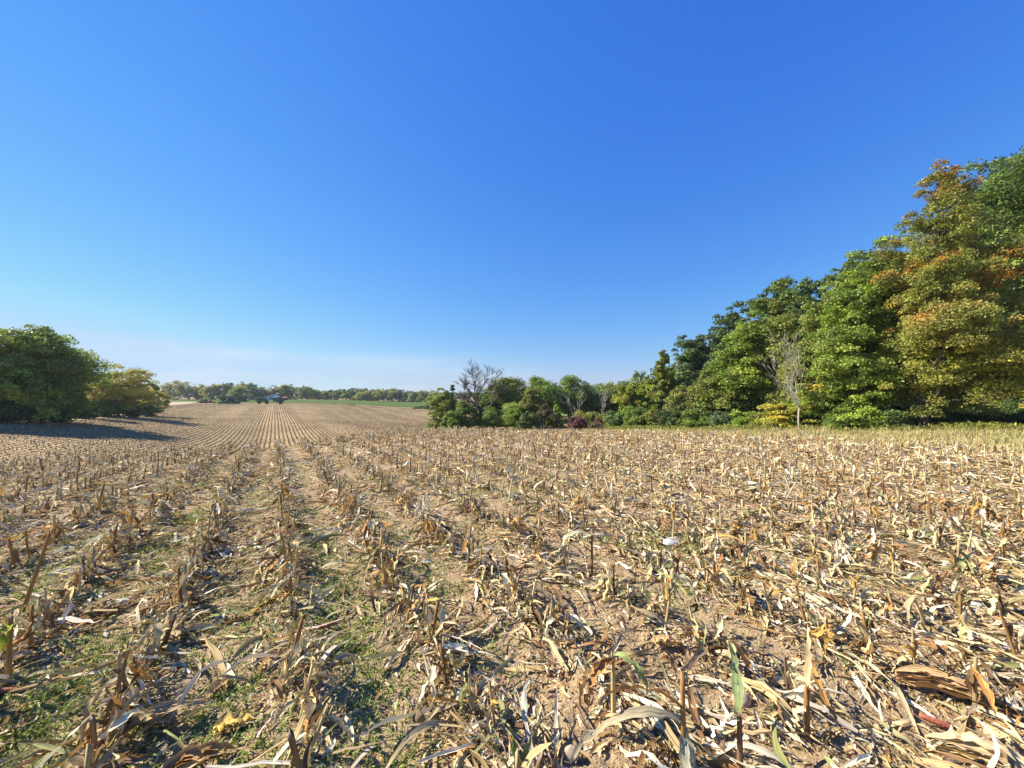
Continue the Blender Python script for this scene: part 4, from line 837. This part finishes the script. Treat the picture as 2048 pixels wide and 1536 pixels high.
# dark woods on the farthest rise: one mass
parts = []; o = 0; VV, QQ, CC = [], [], []
for i in range(46):
    p = 600 + i * 9 + rng.normal() * 3; Z = 360 + rng.uniform(-8, 25); x, y = at(p, Z); Z = y; top = np.interp(p, [590, 650, 720, 780, 850, 1010], [784, 781, 777, 779, 785, 786]) + rng.normal() * 1.2
    Hh = EYE + Z * (HY - top) / F + 3; V, q, c, cl = make_crown(Hh, 0, 7, 'round', 24, 900, 1.5, G_DARK + G_MID, 900 + i, clump=.33)
    V = V + np.array([x, y, -3.0]); VV.append(V); QQ.append(q + o); CC.append(c); o += len(V)
tag(mesh_np('distant_woods', np.concatenate(VV), np.concatenate(QQ), M_TREE, None, np.concatenate(CC), None, False), 'dark wooded rise beyond the far tree line', 'woods', kind='stuff')
for p, Z, t, R, pal, lab in [(409, 205, 797, 2.6, G_MID, 'round clipped bush above the red pickup'), (448, 215, 790, 3.4, G_DARK, 'dark bush behind the combine header'), (470, 222, 783, 5.0, G_MID, 'small round lawn tree behind the combine'), (488, 225, 790, 3.2, G_BLUE, 'small bluish lawn tree between combine and tractor'), (518, 235, 793, 3.0, G_DARK, 'dark round bush left of the house'), (703, 184, 810, 1.3, G_OLIVE, 'tiny lone bush at the top edge of the stubble'),
                          (840, 178, 812, 3.0, G_DARK, 'dark low bush at the end of the green field'), (856, 175, 811, 3.2, G_DARK, 'second dark bush at the end of the green field, nearest the hedge')]:
    tree('lawn_bush', p, Z, t, R, 'round', pal, lab, 1600, .6, 'bush', 'bushes on the far lawn', base=.05, clump=.30)

# ------------------------------------------------------------------ far buildings, poles and machines
def paint(name, c, rough=.4, metal=0): return noise_material(name, tuple(v * .88 for v in c), c, 3, rough, 0, metal=metal)
M_JG = paint('green_paint', (.025, .10, .035)); M_JGD = paint('dark_green_paint', (.012, .055, .022)); M_YEL = paint('yellow_paint', (.65, .48, .03)); M_TYRE = paint('tyre_rubber', (.018, .018, .018), .9)
M_GLASS = paint('dark_glass', (.02, .03, .04), .08); M_STEEL = paint('grey_steel', (.35, .35, .34), .5, .3); M_RED = paint('red_paint', (.32, .03, .035)); M_WHITE = paint('white_paint', (.78, .78, .76)); M_BLK = paint('black_metal', (.03, .03, .03), .6)
M_SIDING = noise_material('blue_grey_siding', (.30, .36, .44), (.36, .42, .50), 1, .8, .2, .02, stretch=(.2, .2, 14)); M_ROOF = paint('grey_shingles', (.24, .25, .28), .9); M_POLE = noise_material('weathered_pole', (.30, .26, .21), (.46, .41, .35), 8, .9, .3); M_REDR = paint('red_roof', (.50, .10, .06), .7)
def wheel(parent, c, r, w, rim=None):
    mb = MB(); n = 20
    mb.tube([(c[0] - w / 2, c[1], c[2]), (c[0] - w * .42, c[1], c[2]), (c[0] + w * .42, c[1], c[2]), (c[0] + w / 2, c[1], c[2])], [r * .9, r, r, r * .9], n)
    wh = mb.build('wheel', M_TYRE, parent, True); m2 = MB()
    m2.tube([(c[0] - w * .53, c[1], c[2]), (c[0] + w * .53, c[1], c[2])], [r * .55, r * .55], 16); m2.build('rim', rim or M_JGD, wh, True); return wh
def spot(px_, Z): x, y = at(px_, Z); return (x, y, gz(x, y))
MS = 1.14                                          # machine scale

# combine harvester seen from the front with its wide header (x across, -y towards the camera)
r = empty('combine_harvester', spot(461.5, 187), math.radians(30), MS); tag(r, 'green combine harvester with a wide dark corn head facing the field', 'combine')
b = MB().prism([(-1.5, 1.2), (-1.6, 2.4), (-.6, 3.2), (4.2, 3.2), (4.6, 1.6), (3.6, 1.0)], -1.45, 1.45).build('body', M_JG, r, bevel=.06)
MB().prism([(-.3, 3.2), (-.3, 3.75), (2.6, 3.75), (2.6, 3.2)], -1.2, 1.2).build('grain_tank', M_JG, r, bevel=.04)
c_ = MB().prism([(-1.62, 1.9), (-1.9, 2.6), (-1.7, 3.55), (-.62, 3.6), (-.62, 1.9)], -1.0, 1.0).build('cab', M_GLASS, r, bevel=.05); MB().box((0, -1.15, 3.66), (2.1, 1.35, .12)).build('cab_roof', M_JG, c_, bevel=.03)
MB().prism([(-1.6, 1.0), (-3.2, .5), (-3.2, .95), (-1.6, 1.7)], -.75, .75).build('feeder_house', M_JG, r, bevel=.03)
hd2 = MB().prism([(-3.2, .35), (-3.2, 1.15), (-3.5, 1.2), (-3.75, .4)], -4.6, 4.6).build('corn_head', M_JGD, r, bevel=.02)
for i in range(13):
    x = -4.5 + i * .75; MB().prism([(-3.7, .4), (-3.7, .75), (-4.9, .22), (-4.9, .15)], x - .16, x + .16).build('snout', M_JGD, hd2)
for s in (-1, 1):
    wheel(r, (s * 1.75, -.6, .95), .95, .65); wheel(r, (s * 1.4, 3.4, .6), .6, .4)
    MB().tube([(s * 1.2, -1.4, 3.3), (s * 1.75, -1.7, 3.2), (s * 1.75, -1.7, 2.8)], .04, 6).box((s * 1.75, -1.72, 2.7), (.25, .08, .5)).build('mirror', M_BLK, r)
MB().tube([(1.5, .4, 3.0), (1.9, 2.0, 3.4), (2.1, 4.8, 3.6)], [.2, .19, .17], 10).build('unloading_auger', M_JG, r, True)
MB().box((-1.0, -1.9, 1.0), (.5, .5, .08)).box((-1.0, -1.75, 1.4), (.5, .4, .08)).box((-1.3, -1.8, 1.2), (.05, .05, 1.4)).build('ladder', M_BLK, r)

# tractor hitched towards the cart, seen from its side (y = length)
r = empty('tractor', spot(528.5, 188), math.radians(-56), MS); tag(r, 'green tractor with dark cab standing in front of the grain cart', 'tractor')
MB().prism([(-2.9, 1.1), (-2.95, 1.75), (-.7, 2.0), (-.7, 1.0)], -.5, .5).build('hood', M_JG, r, bevel=.08)
MB().box((0, -.2, .95), (.7, 4.2, .45)).build('chassis', M_JGD, r, bevel=.04)
c_ = MB().box((0, .15, 2.2), (1.6, 1.6, 1.5), .92).build('cab', M_GLASS, r, bevel=.06); MB().box((0, .15, 3.03), (1.75, 1.8, .16)).build('cab_roof', M_JG, c_, bevel=.05)
for sx in (-.76, .76):
    for sy in (-.6, .9): MB().box((sx, sy, 2.2), (.08, .08, 1.5)).build('cab_post', M_JGD, c_)
MB().tube([(.55, -.9, 1.9), (.55, -.9, 3.1)], .06, 8).build('exhaust_pipe', M_BLK, r, True)
for s in (-1, 1):
    wheel(r, (s * 1.05, 1.2, .95), .95, .55); wheel(r, (s * .95, -2.2, .7), .7, .45)
    MB().prism([(.1, 1.55), (.5, 2.0), (1.7, 2.05), (2.2, 1.6), (2.1, 1.55), (1.65, 1.93), (.55, 1.9), (.2, 1.5)], s * 1.05 - .3, s * 1.05 + .3).build('fender', M_JG, r)
    MB().box((s * .3, -2.96, 1.5), (.24, .06, .18)).build('headlight', M_WHITE, r)
MB().box((0, -3.2, 1.0), (.9, .45, .5)).build('front_weight', M_JGD, r, bevel=.05)

# grain cart
r = empty('grain_cart', spot(559.5, 188), math.radians(-56), MS); tag(r, 'green high-sided grain cart with a pale tarp rail beside the tractor', 'grain cart')
MB().prism([(-3.1, 3.2), (3.1, 3.2), (2.9, 2.3), (1.5, 1.1), (-1.5, 1.1), (-2.9, 1.9)], -1.5, 1.5).build('hopper', M_JG, r, bevel=.05)
MB().box((0, 0, 3.24), (3.1, 6.3, .10)).build('tarp', M_JGD, r, bevel=.03)
MB().box((0, -1.7, 3.55), (1.6, 2.0, .5), .8).build('grain_heap', M_WHITE, r, bevel=.1)
for x in (-1.53, 1.53): MB().box((x, 0, 2.55), (.06, 6.0, .12)).build('side_stripe', M_JGD, r)
MB().box((0, 0, .95), (1.2, 5.0, .25)).build('frame', M_JGD, r); MB().tube([(0, -2.5, .9), (0, -5.0, .75)], .09, 8).build('drawbar', M_BLK, r, True)
MB().tube([(1.3, -2.6, .8), (1.55, -3.0, 2.4), (1.3, -3.3, 4.1)], .18, 10).build('auger', M_JG, r, True)
for s in (-1, 1): wheel(r, (s * 1.75, .4, .85), .85, .6)

# red pickup
r = empty('pickup_truck', spot(421, 196), math.radians(-52), MS); tag(r, 'dark red pickup truck parked at the top of the field', 'pickup')
MB().prism([(-2.7, .5), (-2.75, .95), (-1.2, 1.08), (2.75, 1.08), (2.8, .5)], -.92, .92).build('body', M_RED, r, bevel=.06)
c_ = MB().prism([(-1.15, 1.08), (-.45, 1.72), (.75, 1.74), (.95, 1.08)], -.80, .80).build('cab', M_RED, r, bevel=.05)
for s in (-1, 1):
    MB().prism([(-.9, 1.12), (-.38, 1.62), (.62, 1.64), (.78, 1.12)], s * .815 - .01, s * .815 + .01).build('side_window', M_GLASS, c_)
    MB().box((s * .65, -2.76, .78), (.35, .05, .16)).build('headlight', M_WHITE, r); wheel(r, (s * .82, -1.75, .4), .4, .26, M_STEEL); wheel(r, (s * .82, 1.75, .4), .4, .26, M_STEEL)
MB().add([(-.72, -1.17, 1.1), (.72, -1.17, 1.1), (.66, -.5, 1.7), (-.66, -.5, 1.7)], [(0, 1, 2, 3)]).build('windscreen', M_GLASS, c_)
MB().box((0, 1.85, 1.02), (1.5, 1.6, .14)).build('load_bed', M_BLK, r); MB().box((0, -2.82, .55), (1.8, .12, .2)).build('bumper', M_STEEL, r, bevel=.03)

# house
r = empty('house', spot(549, 252), math.radians(14), .9); tag(r, 'small blue-grey gabled house with white trim and a pale wing', 'house')
MB().prism_y([(-3.2, 0), (3.2, 0), (3.2, 2.9), (0, 4.6), (-3.2, 2.9)], -4, 4).build('wall', M_SIDING, r)
rf = MB().prism_y([(-3.7, 2.75), (0, 4.75), (3.7, 2.75), (3.7, 2.95), (0, 4.98), (-3.7, 2.95)], -4.4, 4.4).build('roof', M_ROOF, r); MB().box((1.6, 1.5, 4.6), (.6, .6, 1.4)).build('chimney', M_ROOF, rf)
MB().prism_y([(-3.75, 2.65), (0, 4.68), (3.75, 2.65), (3.75, 2.95), (0, 5.02), (-3.75, 2.95)], -4.5, -4.42).build('gable_trim', M_WHITE, r)
for x in (-3.12, 3.12): MB().box((x, -4.03, 1.4), (.25, .1, 2.8)).build('corner_trim', M_WHITE, r)
for x in (-1.5, 1.5):
    f = MB().box((x, -4.02, 1.6), (1.2, .08, 1.4)).build('window', M_WHITE, r); MB().box((x, -4.07, 1.6), (1.0, .04, 1.2)).build('pane', M_GLASS, f)
f = MB().box((0, -4.02, 3.3), (.9, .08, .8)).build('window', M_WHITE, r); MB().box((0, -4.07, 3.3), (.7, .04, .6)).build('pane', M_GLASS, f)
MB().box((-5.0, -1.5, 1.3), (3.6, 5, 2.6)).build('wing_wall', M_WHITE, r); MB().prism_y([(-7.0, 2.6), (-3.2, 2.6), (-3.2, 2.9), (-5.0, 3.5), (-7.0, 2.8)], -4.3, 1.3).build('wing_roof', M_ROOF, r)
MB().box((-5.0, -4.02, 1.0), (2.2, .06, 1.9)).build('garage_door', M_STEEL, r); d = MB().box((3.24, 0, 1.0), (.08, 1.0, 2.0)).build('door', M_WHITE, r); MB().box((3.30, .35, 1.0), (.05, .1, .1)).build('handle', M_BLK, d)
r = empty('garden_shed', spot(570.5, 256), 0, .9); tag(r, 'low dark shed with a red roof beside the house', 'shed')
MB().box((0, 0, .9), (4.2, 3, 1.8)).build('wall', paint('brown_boards', (.10, .06, .05), .8), r); MB().prism([(-1.9, 1.7), (0, 2.6), (1.9, 1.7), (1.9, 1.85), (0, 2.75), (-1.9, 1.85)], -2.3, 2.3).build('roof', M_REDR, r); MB().box((-.6, -1.53, .8), (1.0, .06, 1.6)).build('door', M_WHITE, r)
for p, Z, t, lab in [(388, 240, 767, 'tall pale utility pole nearest the dirt track'), (446, 245, 764, 'tall pale utility pole behind the combine')]:
    x, y, z = spot(p, Z); Z = y; Hh = EYE + Z * (HY - t) / F - z; r = empty('utility_pole', (x, y, z)); tag(r, lab, 'utility pole', 'utility poles by the far lawn')
    MB().tube([(0, 0, 0), (0, 0, Hh)], [.19, .13], 10).build('pole', M_POLE, r, True); ca = MB().box((0, 0, Hh - .6), (2.2, .12, .14)).build('crossarm', M_POLE, r)
    for sx in (-.95, .95): MB().tube([(sx, 0, Hh - .53), (sx, 0, Hh - .3)], [.06, .03], 8).build('insulator', M_STEEL, ca, True)

# ------------------------------------------------------------------ air
m_, nt_, N_ = new_mat('thin_haze'); o_ = N_('ShaderNodeOutputMaterial'); pv_ = N_('ShaderNodeVolumePrincipled'); pv_.inputs['Color'].default_value = (.80, .88, 1, 1); pv_.inputs['Density'].default_value = .00017; pv_.inputs['Anisotropy'].default_value = 0
link(nt_, pv_.outputs[0], o_.inputs['Volume'])
hz = MB().box((-40, 190, 10), (1100, 560, 44)).build('haze', m_); tag(hz, kind='stuff')

# ------------------------------------------------------------------ sky, sun, camera
SUN = Vector((-.978, .208, 0)).normalized(); EL = math.radians(37)
w = bpy.data.worlds.new('World'); SC.world = w; w.use_nodes = True; nt = w.node_tree; nt.nodes.clear(); N = lambda t, **k: _node(nt, t, k)
out = N('ShaderNodeOutputWorld'); bg = N('ShaderNodeBackground'); sky = N('ShaderNodeTexSky', sky_type='NISHITA', sun_disc=False); sky.sun_elevation = EL; sky.sun_rotation = math.atan2(SUN.x, SUN.y)
sky.altitude = 250; sky.air_density = 1.5; sky.dust_density = 0; sky.ozone_density = 1.0
EXPO = 1.2; STR = .10; bg.inputs['Strength'].default_value = STR
def wm(op, a, b):
    nd = N('ShaderNodeMath', operation=op)
    for i, v in enumerate((a, b)):
        if isinstance(v, float): nd.inputs[i].default_value = v
        else: link(nt, v, nd.inputs[i])
    return nd.outputs[0]
# the deep, contrasty blue of the photograph's development: a power curve per channel on the physical sky
se = N('ShaderNodeSeparateColor'); link(nt, sky.outputs[0], se.inputs[0]); cb = N('ShaderNodeCombineColor')
for i, (pw, ga) in enumerate(((1.33, .66), (.92, .85), (.38, 1.15))):
    v_ = wm('MULTIPLY', wm('POWER', wm('MULTIPLY', se.outputs[i], .1), pw), ga / STR / 2 ** EXPO)
    link(nt, wm('MINIMUM', v_, (.52, .73, .98)[i] / STR / 2 ** EXPO), cb.inputs[i])
# thin streaks of cloud low over the horizon
tc = N('ShaderNodeTexCoord'); mp = N('ShaderNodeMapping'); mp.inputs['Scale'].default_value = (2.2, 2.2, 16); link(nt, tc.outputs['Generated'], mp.inputs[0])
nz = N('ShaderNodeTexNoise'); nz.inputs['Scale'].default_value = 1.6; nz.inputs['Detail'].default_value = 5; link(nt, mp.outputs[0], nz.inputs['Vector'])
r1 = N('ShaderNodeMapRange'); r1.inputs[1].default_value = .42; r1.inputs[2].default_value = .7; link(nt, nz.outputs[0], r1.inputs[0])
sp = N('ShaderNodeSeparateXYZ'); link(nt, tc.outputs['Generated'], sp.inputs[0])
r2 = N('ShaderNodeMapRange'); r2.inputs[1].default_value = .12; r2.inputs[2].default_value = .06; link(nt, sp.outputs[2], r2.inputs[0])
r3 = N('ShaderNodeMapRange'); r3.inputs[1].default_value = .15; r3.inputs[2].default_value = -.35; link(nt, sp.outputs[0], r3.inputs[0])
fac = wm('MULTIPLY', wm('MULTIPLY', wm('MULTIPLY', r1.outputs[0], r2.outputs[0]), r3.outputs[0]), .55)
mx = N('ShaderNodeMix', data_type='RGBA'); link(nt, fac, mx.inputs[0]); link(nt, cb.outputs[0], mx.inputs[6]); mx.inputs[7].default_value = (8.2 / 2 ** EXPO, 8.9 / 2 ** EXPO, 9.9 / 2 ** EXPO, 1)
link(nt, mx.outputs[2], bg.inputs[0]); link(nt, bg.outputs[0], out.inputs[0])
l = bpy.data.lights.new('sun', 'SUN'); l.energy = 5.0; l.angle = math.radians(.53); l.color = (1, .91, .76)
so = bpy.data.objects.new('sun', l); COL.objects.link(so); d = Vector((SUN.x * math.cos(EL), SUN.y * math.cos(EL), math.sin(EL))); so.rotation_euler = d.to_track_quat('Z', 'Y').to_euler(); so.location = d * 100
cam = bpy.data.cameras.new('camera'); cam.sensor_width = 36; cam.lens = 36 * F / 2048; cam.clip_start = .05; cam.clip_end = 5000
co = bpy.data.objects.new('camera', cam); COL.objects.link(co); co.location = (0, 0, EYE); co.rotation_euler = (math.radians(90) + math.atan((HY - 768) / F), 0, 0); SC.camera = co
SC.view_settings.view_transform = 'Standard'; SC.view_settings.look = 'None'; SC.view_settings.exposure = EXPO; SC.view_settings.gamma = 1
SC.cycles.max_bounces = 6; SC.cycles.diffuse_bounces = 3; SC.cycles.transmission_bounces = 3; SC.cycles.transparent_max_bounces = 4; SC.cycles.caustics_reflective = False; SC.cycles.caustics_refractive = False
